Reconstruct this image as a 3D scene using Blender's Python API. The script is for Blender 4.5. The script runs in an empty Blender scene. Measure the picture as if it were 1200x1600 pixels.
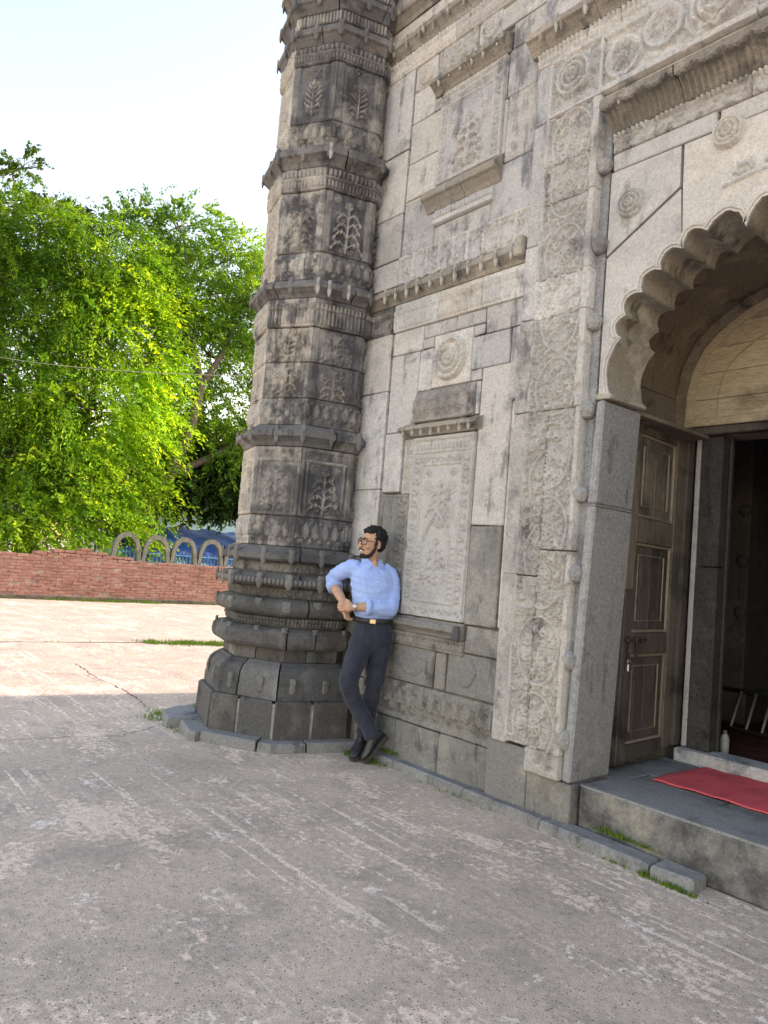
import bpy, bmesh, math, random
import numpy as np
from mathutils import Vector, Matrix, noise as mnoise
from mathutils.geometry import tessellate_polygon
random.seed(7)
rng = np.random.default_rng(7)
scene = bpy.context.scene
COL = scene.collection
R = math.radians

# ---------------------------------------------------------------- camera
cam_data = bpy.data.cameras.new('camera')
cam = bpy.data.objects.new('camera', cam_data)
COL.objects.link(cam)
scene.camera = cam
cam_data.sensor_fit = 'HORIZONTAL'
cam_data.sensor_width = 36.0
cam_data.lens = 34.53
cam_data.clip_start = 0.05
cam_data.clip_end = 3000
yaw, pitch, roll = R(50.72), R(4.09), R(4.785)
fwd = Vector((-math.sin(yaw)*math.cos(pitch), math.cos(yaw)*math.cos(pitch), math.sin(pitch)))
rgt = Vector((math.cos(yaw), math.sin(yaw), 0))
upv = rgt.cross(fwd)
r2 = rgt*math.cos(roll) + upv*math.sin(roll)
u2 = upv*math.cos(roll) - rgt*math.sin(roll)
m = Matrix((r2, u2, -fwd)).transposed().to_4x4()
m.translation = Vector((0, 0, 1.45))
cam.matrix_world = m

# ---------------------------------------------------------------- sky and sun
SUN_AZ = R(9)        # measured from +Y towards +X : the sun stands behind the building
SUN_EL = R(28)
world = bpy.data.worlds.new('World')
scene.world = world
world.use_nodes = True
wn = world.node_tree
wn.nodes.clear()
w_out = wn.nodes.new('ShaderNodeOutputWorld')
w_bg = wn.nodes.new('ShaderNodeBackground')
w_sky = wn.nodes.new('ShaderNodeTexSky')
w_sky.sky_type = 'NISHITA'
w_sky.sun_disc = False
w_sky.sun_elevation = SUN_EL
w_sky.sun_rotation = SUN_AZ
w_sky.altitude = 20
w_sky.air_density = 1.6
w_sky.dust_density = 0.5
w_sky.ozone_density = 1.7
w_bg.inputs['Strength'].default_value = 0.15
wn.links.new(w_sky.outputs[0], w_bg.inputs[0])
wn.links.new(w_bg.outputs[0], w_out.inputs[0])

sun_data = bpy.data.lights.new('sun', 'SUN')
sun_data.energy = 2.0
sun_data.angle = R(0.53)
sun_data.color = (1.0, 0.965, 0.91)
sun = bpy.data.objects.new('sun', sun_data)
COL.objects.link(sun)
sunvec = Vector((math.sin(SUN_AZ)*math.cos(SUN_EL), math.cos(SUN_AZ)*math.cos(SUN_EL), math.sin(SUN_EL)))
sun.rotation_euler = sunvec.to_track_quat('Z', 'Y').to_euler()
sun.location = sunvec*30

scene.view_settings.view_transform = 'Standard'
scene.view_settings.look = 'None'
scene.view_settings.gamma = 1.0
scene.view_settings.use_curve_mapping = False
scene.view_settings.exposure = 1.66
scene.view_settings.use_white_balance = True      # the phone balanced for the shade
scene.view_settings.white_balance_temperature = 8200
scene.view_settings.white_balance_tint = 26

# ---------------------------------------------------------------- helpers
ELOC = {}

def adopt(o, parent):
    if parent is None:
        return
    o.parent = parent
    l = ELOC.get(parent.name)
    if l is not None:
        o.matrix_parent_inverse = Matrix.Translation(-l)

def tag(o, label=None, cat=None, group=None, kind=None):
    if label: o['label'] = label
    if cat: o['category'] = cat
    if group: o['group'] = group
    if kind: o['kind'] = kind
    return o

def thing(name, label, cat, loc, group=None):
    o = bpy.data.objects.new(name, None)
    o.empty_display_size = 0.2
    COL.objects.link(o)
    o.location = loc
    ELOC[o.name] = Vector(loc)
    return tag(o, label, cat, group)

def link(name, me, mat=None, parent=None, loc=None):
    if mat is not None and not me.materials:
        me.materials.append(mat)
    o = bpy.data.objects.new(name, me)
    COL.objects.link(o)
    if loc is not None:
        o.location = loc
    adopt(o, parent)
    return o

def mesh(V, F, smooth=False, name='m'):
    me = bpy.data.meshes.new(name)
    me.from_pydata([tuple(map(float, v)) for v in V], [], [list(map(int, f)) for f in F])
    if smooth:
        me.polygons.foreach_set('use_smooth', [True]*len(me.polygons))
    me.update()
    return me

def mk(name, V, F, mat=None, parent=None, smooth=False, loc=None):
    return link(name, mesh(V, F, smooth, name), mat, parent, loc)

def quads(V, Q, smooth=True, name='m'):
    V = np.ascontiguousarray(V, dtype=np.float32); Q = np.ascontiguousarray(Q, dtype=np.int32)
    me = bpy.data.meshes.new(name)
    me.vertices.add(len(V)); me.vertices.foreach_set('co', V.ravel())
    k = Q.shape[1]
    me.loops.add(Q.size); me.loops.foreach_set('vertex_index', Q.ravel())
    me.polygons.add(len(Q))
    me.polygons.foreach_set('loop_start', np.arange(0, Q.size, k, dtype=np.int32))
    me.polygons.foreach_set('loop_total', np.full(len(Q), k, dtype=np.int32))
    if smooth:
        me.polygons.foreach_set('use_smooth', np.ones(len(Q), dtype=bool))
    me.update(calc_edges=True)
    return me

class MB:
    """collects pieces that belong to ONE object"""
    def __init__(s): s.V = []; s.F = []
    def add(s, V, F):
        o = len(s.V); s.V += [tuple(v) for v in V]; s.F += [[i+o for i in f] for f in F]; return s
    def build(s, name, mat, parent=None, smooth=False): return mk(name, s.V, s.F, mat, parent, smooth)

def orient(V, F):
    c = np.mean(np.array(V, float), axis=0); out = []
    for f in F:
        p = [np.array(V[i], float) for i in f]
        n = np.cross(p[1]-p[0], p[2]-p[0])
        out.append(f if np.dot(n, sum(p)/len(p)-c) >= 0 else f[::-1])
    return out

def cbox(x0, x1, y0, y1, z0, z1, b=0.008, jit=0.0):
    """box with chamfered, slightly uneven edges"""
    c = ((x0+x1)/2, (y0+y1)/2, (z0+z1)/2); h = (abs(x1-x0)/2, abs(y1-y0)/2, abs(z1-z0)/2)
    b = min(b, min(h)*0.45)
    V = []; idx = {}
    for sx in (-1, 1):
        for sy in (-1, 1):
            for sz in (-1, 1):
                s = (sx, sy, sz)
                j = [random.uniform(-jit, jit) for _ in range(3)]
                for a in range(3):
                    p = [c[k]+s[k]*(h[k]-(0 if k == a else b))+j[k] for k in range(3)]
                    idx[s, a] = len(V); V.append(p)
    F = []
    for a in range(3):
        o = [k for k in range(3) if k != a]
        for sa in (-1, 1):
            f = []
            for (p, q) in ((-1, -1), (1, -1), (1, 1), (-1, 1)):
                s = [0, 0, 0]; s[a] = sa; s[o[0]] = p; s[o[1]] = q; f.append(idx[tuple(s), a])
            F.append(f)
        for p in (-1, 1):
            for q in (-1, 1):
                s0 = [0, 0, 0]; s1 = [0, 0, 0]
                s0[a] = -1; s1[a] = 1
                s0[o[0]] = s1[o[0]] = p; s0[o[1]] = s1[o[1]] = q
                F.append([idx[tuple(s0), o[0]], idx[tuple(s1), o[0]], idx[tuple(s1), o[1]], idx[tuple(s0), o[1]]])
    for sx in (-1, 1):
        for sy in (-1, 1):
            for sz in (-1, 1):
                F.append([idx[(sx, sy, sz), a] for a in range(3)])
    return V, orient(V, F)

def block(name, x0, x1, y0, y1, z0, z1, mat, parent, b=0.008, jit=0.004):
    V, F = cbox(x0, x1, y0, y1, z0, z1, b, jit)
    return mk(name, V, F, mat, parent)

def tube(pts, rad, n=8, caps=True, up=None):
    """loft of circles / ellipses; rad items are r or (r_side, r_up)"""
    P = [Vector(p) for p in pts]; V = []; F = []
    side = None
    for i, p in enumerate(P):
        t = (P[min(i+1, len(P)-1)]-P[max(i-1, 0)])
        if t.length < 1e-9: t = Vector((0, 0, 1))
        t.normalize()
        if side is None:
            ref = Vector(up) if up is not None else (Vector((0, 0, 1)) if abs(t.z) < 0.9 else Vector((1, 0, 0)))
            side = t.cross(ref).normalized()
        else:
            side = (side-t*side.dot(t)).normalized()
        v2 = side.cross(t)
        r = rad[i] if not np.isscalar(rad) else rad
        ra, rb = (r, r) if np.isscalar(r) else r
        for k in range(n):
            a = 2*math.pi*k/n
            V.append(p+side*(ra*math.cos(a))+v2*(rb*math.sin(a)))
    for i in range(len(P)-1):
        for k in range(n):
            k2 = (k+1) % n
            F.append([i*n+k, i*n+k2, (i+1)*n+k2, (i+1)*n+k])
    if caps:
        F.append(list(range(n))[::-1]); F.append([(len(P)-1)*n+k for k in range(n)])
    return V, F

def ellipsoid(c, ax, rot=None, nu=14, nv=9):
    V = []; F = []
    M = rot if rot is not None else Matrix.Identity(3)
    c = Vector(c)
    V.append(c+M@Vector((0, 0, ax[2])))
    for j in range(1, nv):
        th = math.pi*j/nv
        for i in range(nu):
            ph = 2*math.pi*i/nu
            V.append(c+M@Vector((ax[0]*math.sin(th)*math.cos(ph), ax[1]*math.sin(th)*math.sin(ph), ax[2]*math.cos(th))))
    V.append(c-M@Vector((0, 0, ax[2])))
    for i in range(nu):
        F.append([0, 1+i, 1+(i+1) % nu])
        F.append([len(V)-1, 1+(nv-2)*nu+(i+1) % nu, 1+(nv-2)*nu+i])
    for j in range(nv-2):
        for i in range(nu):
            a = 1+j*nu
            F.append([a+i, a+nu+i, a+nu+(i+1) % nu, a+(i+1) % nu])
    return V, F

def extrude_poly(pts, d):
    """pts: list of 3-D points of a planar polygon, d: offset vector"""
    n = len(pts); P = [Vector(p) for p in pts]; D = Vector(d)
    V = P+[p+D for p in P]
    tris = tessellate_polygon([P])
    F = []
    nrm = Vector((0, 0, 0))
    for i in range(n):
        a, b = P[i], P[(i+1) % n]
        nrm += a.cross(b)
    fl = nrm.dot(D) > 0
    for t in tris:
        a, b, c = t
        tn = (P[b]-P[a]).cross(P[c]-P[a])
        if tn.dot(D) > 0: a, b, c = c, b, a
        F.append([a, b, c]); F.append([c+n, b+n, a+n])
    for i in range(n):
        j = (i+1) % n
        F.append([i, j, j+n, i+n] if not fl else [j, i, i+n, j+n])
    return V, [f for f in F]

# ---------------------------------------------------------------- materials
class NT:
    def __init__(s, name):
        s.m = bpy.data.materials.new(name); s.m.use_nodes = True
        s.t = s.m.node_tree; s.t.nodes.clear()
        s.out = s.t.nodes.new('ShaderNodeOutputMaterial')
    def n(s, ty, **kw):
        nd = s.t.nodes.new(ty)
        for k, v in kw.items():
            if hasattr(nd, k): setattr(nd, k, v)
        return nd
    def l(s, a, b): s.t.links.new(a, b)
    def pos(s, scale=(1, 1, 1), rot=(0, 0, 0), obj=False):
        if obj:
            g = s.n('ShaderNodeTexCoord').outputs['Object']
        else:
            g = s.n('ShaderNodeNewGeometry').outputs['Position']
        mp = s.n('ShaderNodeMapping'); mp.inputs['Scale'].default_value = scale; mp.inputs['Rotation'].default_value = rot
        s.l(g, mp.inputs[0]); return mp.outputs[0]
    def noise(s, vec, scale, detail=4, rough=0.55, dist=0.0):
        nd = s.n('ShaderNodeTexNoise'); nd.inputs['Scale'].default_value = scale; nd.inputs['Detail'].default_value = detail
        nd.inputs['Roughness'].default_value = rough; nd.inputs['Distortion'].default_value = dist
        s.l(vec, nd.inputs['Vector']); return nd.outputs['Fac']
    def voro(s, vec, scale, out='Distance', feature='F1'):
        nd = s.n('ShaderNodeTexVoronoi'); nd.feature = feature; nd.inputs['Scale'].default_value = scale
        s.l(vec, nd.inputs['Vector']); return nd.outputs[out]
    def ramp(s, fac, a, b, lo=0.0, hi=1.0):
        nd = s.n('ShaderNodeMapRange'); nd.interpolation_type = 'SMOOTHSTEP'
        nd.inputs['From Min'].default_value = a; nd.inputs['From Max'].default_value = b
        nd.inputs['To Min'].default_value = lo; nd.inputs['To Max'].default_value = hi
        s.l(fac, nd.inputs['Value']); return nd.outputs[0]
    def math(s, op, a, b=None):
        nd = s.n('ShaderNodeMath', operation=op)
        for i, v in enumerate((a, b)):
            if v is None: continue
            if isinstance(v, (int, float)): nd.inputs[i].default_value = v
            else: s.l(v, nd.inputs[i])
        return nd.outputs[0]
    def mix(s, fac, a, b, mode='MIX'):
        nd = s.n('ShaderNodeMix', data_type='RGBA', blend_type=mode)
        if isinstance(fac, (int, float)): nd.inputs[0].default_value = fac
        else: s.l(fac, nd.inputs[0])
        for i, v in ((6, a), (7, b)):
            if isinstance(v, (tuple, list)): nd.inputs[i].default_value = (*v[:3], 1)
            else: s.l(v, nd.inputs[i])
        return nd.outputs[2]
    def grey(s, v):
        nd = s.n('ShaderNodeCombineColor')
        for i in range(3): s.l(v, nd.inputs[i])
        return nd.outputs[0]
    def bump(s, h, strength=0.4, dist=0.01):
        nd = s.n('ShaderNodeBump'); nd.inputs['Strength'].default_value = strength; nd.inputs['Distance'].default_value = dist
        s.l(h, nd.inputs['Height']); return nd.outputs[0]
    def bsdf(s, col, rough=0.8, nrm=None, spec=0.3, metal=0.0):
        b = s.n('ShaderNodeBsdfPrincipled')
        if isinstance(col, (tuple, list)): b.inputs['Base Color'].default_value = (*col[:3], 1)
        else: s.l(col, b.inputs['Base Color'])
        if isinstance(rough, (int, float)): b.inputs['Roughness'].default_value = rough
        else: s.l(rough, b.inputs['Roughness'])
        b.inputs['Specular IOR Level'].default_value = spec
        b.inputs['Metallic'].default_value = metal
        if nrm is not None: s.l(nrm, b.inputs['Normal'])
        s.l(b.outputs[0], s.out.inputs[0]); s.b = b
        return s.m

def simple(name, col, rough=0.7, spec=0.3, metal=0.0, var=0.12, scale=25, bump=0.15):
    t = NT(name); p = t.pos(obj=True)
    n = t.noise(p, scale, 5, 0.6)
    f = t.ramp(n, 0.25, 0.75, 1-var, 1+var)
    c = t.mix(1.0, col, t.grey(f), 'MULTIPLY')
    nb = t.bump(t.noise(p, scale*3, 3), bump, 0.004)
    return t.bsdf(c, rough, nb, spec, metal)

def stone(name, pale, mid, dark, stain=0.5, darkamt=0.3, wearc=None, streak=True, grain=1.0, wearamt=0.6, lime=0.0):
    """weathered carved stone: patches of pale and mid stone, dark rain stains, granite grain, worn raised carving"""
    t = NT(name)
    p = t.pos()
    oi = t.n('ShaderNodeObjectInfo').outputs['Random']
    n1 = t.noise(p, 1.7, 6, 0.6, 0.4)
    n2 = t.noise(t.pos((5.0, 5.0, 0.8)), 1.6, 6, 0.65, 0.3)
    n3 = t.noise(p, 6.5, 6, 0.62)
    a = t.math('ADD', t.math('MULTIPLY', n1, 0.6), t.math('MULTIPLY', n3, 0.4))
    a = t.math('ADD', a, t.math('MULTIPLY', t.math('SUBTRACT', oi, 0.5), 0.14))
    fm = t.ramp(a, 0.60-0.22*stain-0.05, 0.60-0.22*stain+0.06)
    c = t.mix(fm, pale, mid)
    d = t.math('ADD', t.math('MULTIPLY', n2 if streak else n1, 0.65), t.math('MULTIPLY', n3, 0.35))
    fd = t.ramp(d, 0.62-0.2*darkamt-0.02, 0.62-0.2*darkamt+0.09)
    c = t.mix(t.math('MULTIPLY', fd, 0.9), c, dark)
    at = t.n('ShaderNodeAttribute'); at.attribute_name = 'wear'
    if wearc is not None:
        wm = t.math('MULTIPLY', at.outputs['Fac'], t.ramp(t.noise(p, 3.1, 5, 0.6), 0.38, 0.62, 0.15, wearamt))
        c = t.mix(wm, c, wearc)
    if lime > 0:
        lm = t.ramp(t.noise(t.pos((9, 9, 2.5)), 2.2, 8, 0.75, 0.6), 0.66-0.1*lime, 0.72-0.1*lime, 0.0, 0.75)
        c = t.mix(lm, c, (0.42, 0.40, 0.36))
    g = t.noise(p, 130, 3, 0.7)
    g2 = t.noise(p, 42, 4, 0.65)
    gf = t.ramp(t.math('ADD', t.math('MULTIPLY', g, 0.62), t.math('MULTIPLY', g2, 0.38)), 0.34, 0.66, 1-0.26*grain, 1+0.26*grain)
    c = t.mix(1.0, c, t.grey(gf), 'MULTIPLY')
    so = t.math('ADD', t.math('MULTIPLY', t.noise(p, 2.7, 7, 0.68, 0.5), 0.75), t.math('MULTIPLY', n3, 0.25))
    c = t.mix(t.ramp(so, 0.60-0.14*darkamt, 0.70-0.14*darkamt, 0, 0.7), c, dark)
    tone = t.math('ADD', 0.85, t.math('MULTIPLY', oi, 0.30))
    c = t.mix(1.0, c, t.grey(tone), 'MULTIPLY')
    hue = t.n('ShaderNodeTexWhiteNoise'); hue.noise_dimensions = '1D'; t.l(oi, hue.inputs['W'])
    c = t.mix(1.0, c, t.mix(hue.outputs['Value'], (0.97, 0.99, 1.02), (1.035, 1.0, 0.965)), 'MULTIPLY')
    h = t.math('ADD', t.math('MULTIPLY', g2, 0.7), t.math('MULTIPLY', n3, 0.9))
    h = t.math('ADD', h, t.math('MULTIPLY', g, 0.35))
    return t.bsdf(c, 0.86, t.bump(h, 0.42, 0.010), 0.25)
# stone families of the building
PALE = (0.43, 0.405, 0.365); GREYS = (0.285, 0.275, 0.262); DARK = (0.085, 0.086, 0.09)
S_wall_hi = stone('stone_wall_upper', (0.455, 0.442, 0.43), (0.365, 0.358, 0.352), (0.165, 0.168, 0.178), 0.45, 0.42, (0.54, 0.52, 0.48))
S_wall_lo = stone('stone_wall_lower', (0.27, 0.26, 0.237), (0.19, 0.186, 0.174), (0.085, 0.085, 0.085), 0.5, 0.35, (0.28, 0.27, 0.245))
S_wall_mid = stone('stone_wall_middle', (0.545, 0.525, 0.498), (0.44, 0.427, 0.408), (0.19, 0.19, 0.193), 0.42, 0.28, (0.42, 0.40, 0.365))
S_panel = stone('stone_niche_panel', (0.48, 0.465, 0.44), (0.39, 0.38, 0.36), (0.16, 0.16, 0.16), 0.4, 0.12, (0.42, 0.41, 0.39), grain=0.7)
S_portal = stone('stone_portal', (0.43, 0.415, 0.39), (0.335, 0.325, 0.308), (0.135, 0.135, 0.137), 0.45, 0.3, (0.49, 0.465, 0.425))
S_spandrel = stone('stone_spandrel', (0.52, 0.508, 0.488), (0.455, 0.445, 0.428), (0.25, 0.25, 0.253), 0.4, 0.2, (0.45, 0.43, 0.40), grain=0.8)
S_granite = stone('stone_granite_jamb', (0.33, 0.335, 0.333), (0.26, 0.265, 0.266), (0.13, 0.131, 0.132), 0.5, 0.25, (0.22, 0.22, 0.22), grain=1.25)
S_black = stone('stone_black_jamb', (0.075, 0.075, 0.075), (0.055, 0.055, 0.055), (0.03, 0.03, 0.03), 0.5, 0.3, grain=1.4)
S_base = stone('stone_tower_base', (0.135, 0.13, 0.122), (0.088, 0.086, 0.083), (0.04, 0.04, 0.041), 0.5, 0.3, (0.20, 0.19, 0.175), lime=0.15)
S_base_top = stone('stone_base_shoulder', (0.20, 0.193, 0.182), (0.14, 0.137, 0.131), (0.06, 0.06, 0.06), 0.45, 0.2, (0.22, 0.21, 0.2))
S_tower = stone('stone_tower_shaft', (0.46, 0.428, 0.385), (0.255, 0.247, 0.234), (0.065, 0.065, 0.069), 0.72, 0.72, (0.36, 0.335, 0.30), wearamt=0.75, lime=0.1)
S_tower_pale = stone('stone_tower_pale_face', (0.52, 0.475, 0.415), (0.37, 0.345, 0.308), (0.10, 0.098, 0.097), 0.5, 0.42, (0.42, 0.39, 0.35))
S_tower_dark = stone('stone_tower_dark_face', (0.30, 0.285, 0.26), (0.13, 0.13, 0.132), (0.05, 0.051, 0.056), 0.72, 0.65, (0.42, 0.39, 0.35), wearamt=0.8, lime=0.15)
S_cornice = stone('stone_tower_cornice', (0.21, 0.20, 0.19), (0.13, 0.128, 0.125), (0.06, 0.06, 0.063), 0.55, 0.45, (0.26, 0.25, 0.23), lime=0.2)
S_cornice_w = stone('stone_wall_cornice', (0.34, 0.31, 0.27), (0.24, 0.22, 0.19), (0.10, 0.10, 0.10), 0.5, 0.4, (0.38, 0.36, 0.33), lime=0.25)
S_soffit = stone('stone_arch_soffit', (0.44, 0.40, 0.335), (0.29, 0.255, 0.20), (0.11, 0.095, 0.08), 0.5, 0.35, lime=0.2)  # brown holds both dirt and painted light bounced up from the ground
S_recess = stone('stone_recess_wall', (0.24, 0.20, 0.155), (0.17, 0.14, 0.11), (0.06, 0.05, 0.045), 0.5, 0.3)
S_kerb = stone('stone_kerb', (0.27, 0.267, 0.257), (0.21, 0.21, 0.205), (0.10, 0.10, 0.10), 0.5, 0.3, lime=0.05)
S_step = stone('stone_step', (0.26, 0.245, 0.215), (0.165, 0.164, 0.16), (0.055, 0.055, 0.054), 0.5, 0.5, streak=False)
S_step_top = stone('stone_step_top', (0.29, 0.293, 0.29), (0.225, 0.229, 0.231), (0.14, 0.14, 0.14), 0.5, 0.25, streak=False)
S_thresh = stone('stone_threshold', (0.62, 0.62, 0.60), (0.48, 0.49, 0.50), (0.14, 0.14, 0.15), 0.5, 0.35, streak=False)
S_mortar = simple('lime_mortar', (0.30, 0.285, 0.255), 0.95, 0.1, var=0.35, scale=9, bump=0.5)
S_mortar_dk = simple('dark_joint_mortar', (0.20, 0.19, 0.175), 0.95, 0.1, var=0.4, scale=9, bump=0.5)
S_bracket = simple('limewashed_bracket_stone', (0.36, 0.35, 0.33), 0.9, 0.2, var=0.4, scale=14, bump=0.5)
S_bracket_dk = simple('dark_bracket_stone', (0.14, 0.137, 0.13), 0.9, 0.2, var=0.4, scale=14, bump=0.5)

# ---------------------------------------------------------------- carved relief
class HF:
    """height field of one carved slab, metres"""
    def __init__(s, w, h, res=0.0075):
        s.w, s.h = w, h
        s.nu = max(2, int(round(w/res))+1); s.nv = max(2, int(round(h/res))+1)
        s.u = np.linspace(0, w, s.nu); s.v = np.linspace(0, h, s.nv)
        s.Z = np.zeros((s.nv, s.nu))
    def win(s, x0, x1, y0, y1):
        i0 = max(0, int(math.floor(x0/s.w*(s.nu-1)))); i1 = min(s.nu, int(math.ceil(x1/s.w*(s.nu-1)))+1)
        j0 = max(0, int(math.floor(y0/s.h*(s.nv-1)))); j1 = min(s.nv, int(math.ceil(y1/s.h*(s.nv-1)))+1)
        if i1 <= i0 or j1 <= j0: return None
        return (slice(j0, j1), slice(i0, i1)), s.u[None, i0:i1], s.v[j0:j1, None]
    def put(s, sl, val): s.Z[sl] = np.maximum(s.Z[sl], val)
    def seg(s, a, b, r, h):
        w = s.win(min(a[0], b[0])-r, max(a[0], b[0])+r, min(a[1], b[1])-r, max(a[1], b[1])+r)
        if w is None: return
        sl, U, V = w
        dx, dy = b[0]-a[0], b[1]-a[1]; L = dx*dx+dy*dy+1e-12
        t = np.clip(((U-a[0])*dx+(V-a[1])*dy)/L, 0, 1)
        q = ((U-a[0]-t*dx)**2+(V-a[1]-t*dy)**2)/(r*r)
        s.put(sl, h*np.clip(2.6*(1-q), 0, 1))
    def line(s, pts, r, h, taper=1.0):
        n = len(pts)-1
        for i in range(n): s.seg(pts[i], pts[i+1], r*(1+(taper-1)*i/max(1, n-1)), h)
    def ell(s, cx, cy, a, b, rot=0.0, h=0.01, flat=2.3):
        m_ = max(a, b)
        w = s.win(cx-m_, cx+m_, cy-m_, cy+m_)
        if w is None: return
        sl, U, V = w; c, sn = math.cos(rot), math.sin(rot)
        X = (U-cx)*c+(V-cy)*sn; Y = -(U-cx)*sn+(V-cy)*c
        s.put(sl, h*np.clip(flat*(1-(X/a)**2-(Y/b)**2), 0, 1))
    def ring(s, cx, cy, Rr, r, h):
        w = s.win(cx-Rr-r, cx+Rr+r, cy-Rr-r, cy+Rr+r)
        if w is None: return
        sl, U, V = w
        q = (np.sqrt((U-cx)**2+(V-cy)**2)-Rr)/r
        s.put(sl, h*np.clip(1.7*(1-q*q), 0, 1))
    def rect(s, x0, x1, y0, y1, h):
        w = s.win(x0, x1, y0, y1)
        if w is None: return
        sl, U, V = w; s.put(sl, h+0*U+0*V)
    def frame(s, bw, h):
        s.rect(0, s.w, 0, bw, h); s.rect(0, s.w, s.h-bw, s.h, h); s.rect(0, bw, 0, s.h, h); s.rect(s.w-bw, s.w, 0, s.h, h)

def flower(f, cx, cy, r, h, n=6):
    f.ring(cx, cy, r*0.92, r*0.16, h*0.55)
    for k in range(n):
        a = 2*math.pi*k/n+0.3
        f.ell(cx+r*0.5*math.cos(a), cy+r*0.5*math.sin(a), r*0.34, r*0.2, a, h*0.9)
    f.ell(cx, cy, r*0.24, r*0.24, 0, h*1.15)

def rosette(f, cx, cy, r, h):
    w = f.win(cx-r, cx+r, cy-r, cy+r); sl, U, V = w
    X, Y = U-cx, V-cy; rho = np.sqrt(X*X+Y*Y)/r; th = np.arctan2(Y, X)
    n = np.where(rho > 0.70, 22, np.where(rho > 0.40, 16, 10))
    band = (rho-0.12)/0.293; fr = band-np.floor(band)
    prof = np.clip(np.sin(np.clip(fr, 0, 1)*math.pi), 0, 1)**0.55
    lob = 0.80+0.20*np.abs(np.cos(th*n/2))
    z = h*(0.12+(1.02-0.30*rho)*prof*lob)
    z = np.where(rho < 0.13, h*1.15*np.sqrt(np.clip(1-(rho/0.15)**2, 0, 1)), z)
    f.put(sl, np.where(rho <= 1.0, z, 0))

def curl(f, x, y, r, ang, h, sg=1, th=0.2, leaves=True):
    pts = []
    for i in range(15):
        t = i/14; a = ang+sg*t*5.2; rr = r*(1-0.78*t)
        pts.append((x+rr*math.cos(a), y+rr*math.sin(a)))
    f.line(pts, r*th, h, 0.8)
    f.ell(x, y, r*0.26, r*0.26, 0, h*1.1)
    if leaves:
        for i in (2, 5, 8):
            p = pts[i]; a = math.atan2(p[1]-y, p[0]-x)
            f.ell(p[0]+r*0.28*math.cos(a+sg*0.5), p[1]+r*0.28*math.sin(a+sg*0.5), r*0.36, r*0.17, a+sg*0.6, h*0.85)

def leaf(f, x, y, L, wd, ang, h):
    f.ell(x+math.cos(ang)*L/2, y+math.sin(ang)*L/2, L/2, wd/2, ang, h, 1.5)

def scatter_curls(f, x0, x1, y0, y1, r, h, seed, free=None):
    rnd = random.Random(seed); pts = []
    tries = int(9*(x1-x0)*(y1-y0)/(r*r))
    for _ in range(tries):
        x, y = rnd.uniform(x0, x1), rnd.uniform(y0, y1)
        if free and not free(x, y): continue
        if all((x-a)**2+(y-b)**2 > (1.85*r)**2 for a, b in pts):
            pts.append((x, y))
            a0 = rnd.uniform(0, 6.28); hh = h*rnd.uniform(0.8, 1.1)
            if rnd.random() < 0.55: curl(f, x, y, r*0.9, a0, hh, rnd.choice((-1, 1)), 0.19)
            else:
                for k in range(3): leaf(f, x, y, r*1.05, r*0.5, a0+(k-1)*0.85, hh)

def tree_motif(f, cx, y0, w, h_, h, seed=0, levels=4):
    """stylised plant: stem, pairs of branches arching over, drooping lobed leaves, a bud on top"""
    rnd = random.Random(seed*31+int(f.w*1e4)+int(f.h*1e3)); J = lambda a, b: rnd.uniform(a, b)
    stem = [(cx+J(-.012, .012)*w*2, y0+h_*0.9*i/5) for i in range(6)]
    f.line(stem, w*0.04, h*0.9, 0.75)
    for k in range(levels):
        yb = y0+h_*(0.10+0.74*k/levels+J(-.015, .015)); reach = w*0.46*(1.0-0.5*(k/levels)**1.4)*J(0.88, 1.1)
        for sg in (-1, 1):
            rc = reach*J(0.88, 1.08); lift = h_*J(0.10, 0.15); pts = []
            for i in range(8):
                t = i/7
                pts.append((cx+sg*rc*t, yb+lift*math.sin(t*2.5)-h_*0.07*t*t))
            f.line(pts, w*0.032, h*0.85, 0.7)
            dn = -1.15+J(-.25, .25)
            for i, sc in ((7, 1.0), (5, 0.85), (3, 0.7)):
                px_, py_ = pts[i]; a1 = dn+0.35*(7-i)/4
                leaf(f, px_, py_, w*0.20*sc*J(.85, 1.15), w*0.105*sc, (a1 if sg > 0 else math.pi-a1), h*J(.8, 1.05))
                a2 = 0.75+J(-.2, .3)
                if i != 7: leaf(f, px_, py_, w*0.15*sc, w*0.08*sc, (a2 if sg > 0 else math.pi-a2), h*J(.75, 1.0))
    flower(f, cx, y0+h_*0.93, w*0.11, h, 5)
    for sg in (-1, 1): leaf(f, cx, y0+h_*0.84, w*0.2, w*0.09, math.pi/2-sg*0.8, h); curl(f, cx+sg*w*0.16, y0+h_*0.05, w*0.1, J(0, 6), h*0.8, sg)

def palmette(f, cx, cy, w, h_, h):
    n = 7
    for k in range(n):
        t = k/(n-1); y = cy-h_*0.46+t*h_*0.74; reach = w*0.5*math.sin(math.pi*(0.16+0.74*t))**0.8
        for sg in (-1, 1):
            L = reach*1.12; a = math.pi/2-sg*(1.05-0.45*t)
            leaf(f, cx+sg*w*0.02, y, L, w*0.13, a, h*(0.8+0.2*(k % 2)))
            leaf(f, cx+sg*reach*0.55, y+h_*0.05, w*0.16, w*0.09, a-sg*0.5, h*0.95)
    leaf(f, cx, cy+h_*0.22, h_*0.26, w*0.15, math.pi/2, h)
    f.line([(cx, cy-h_*0.5), (cx, cy+h_*0.40)], w*0.045, h*1.25)

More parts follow.
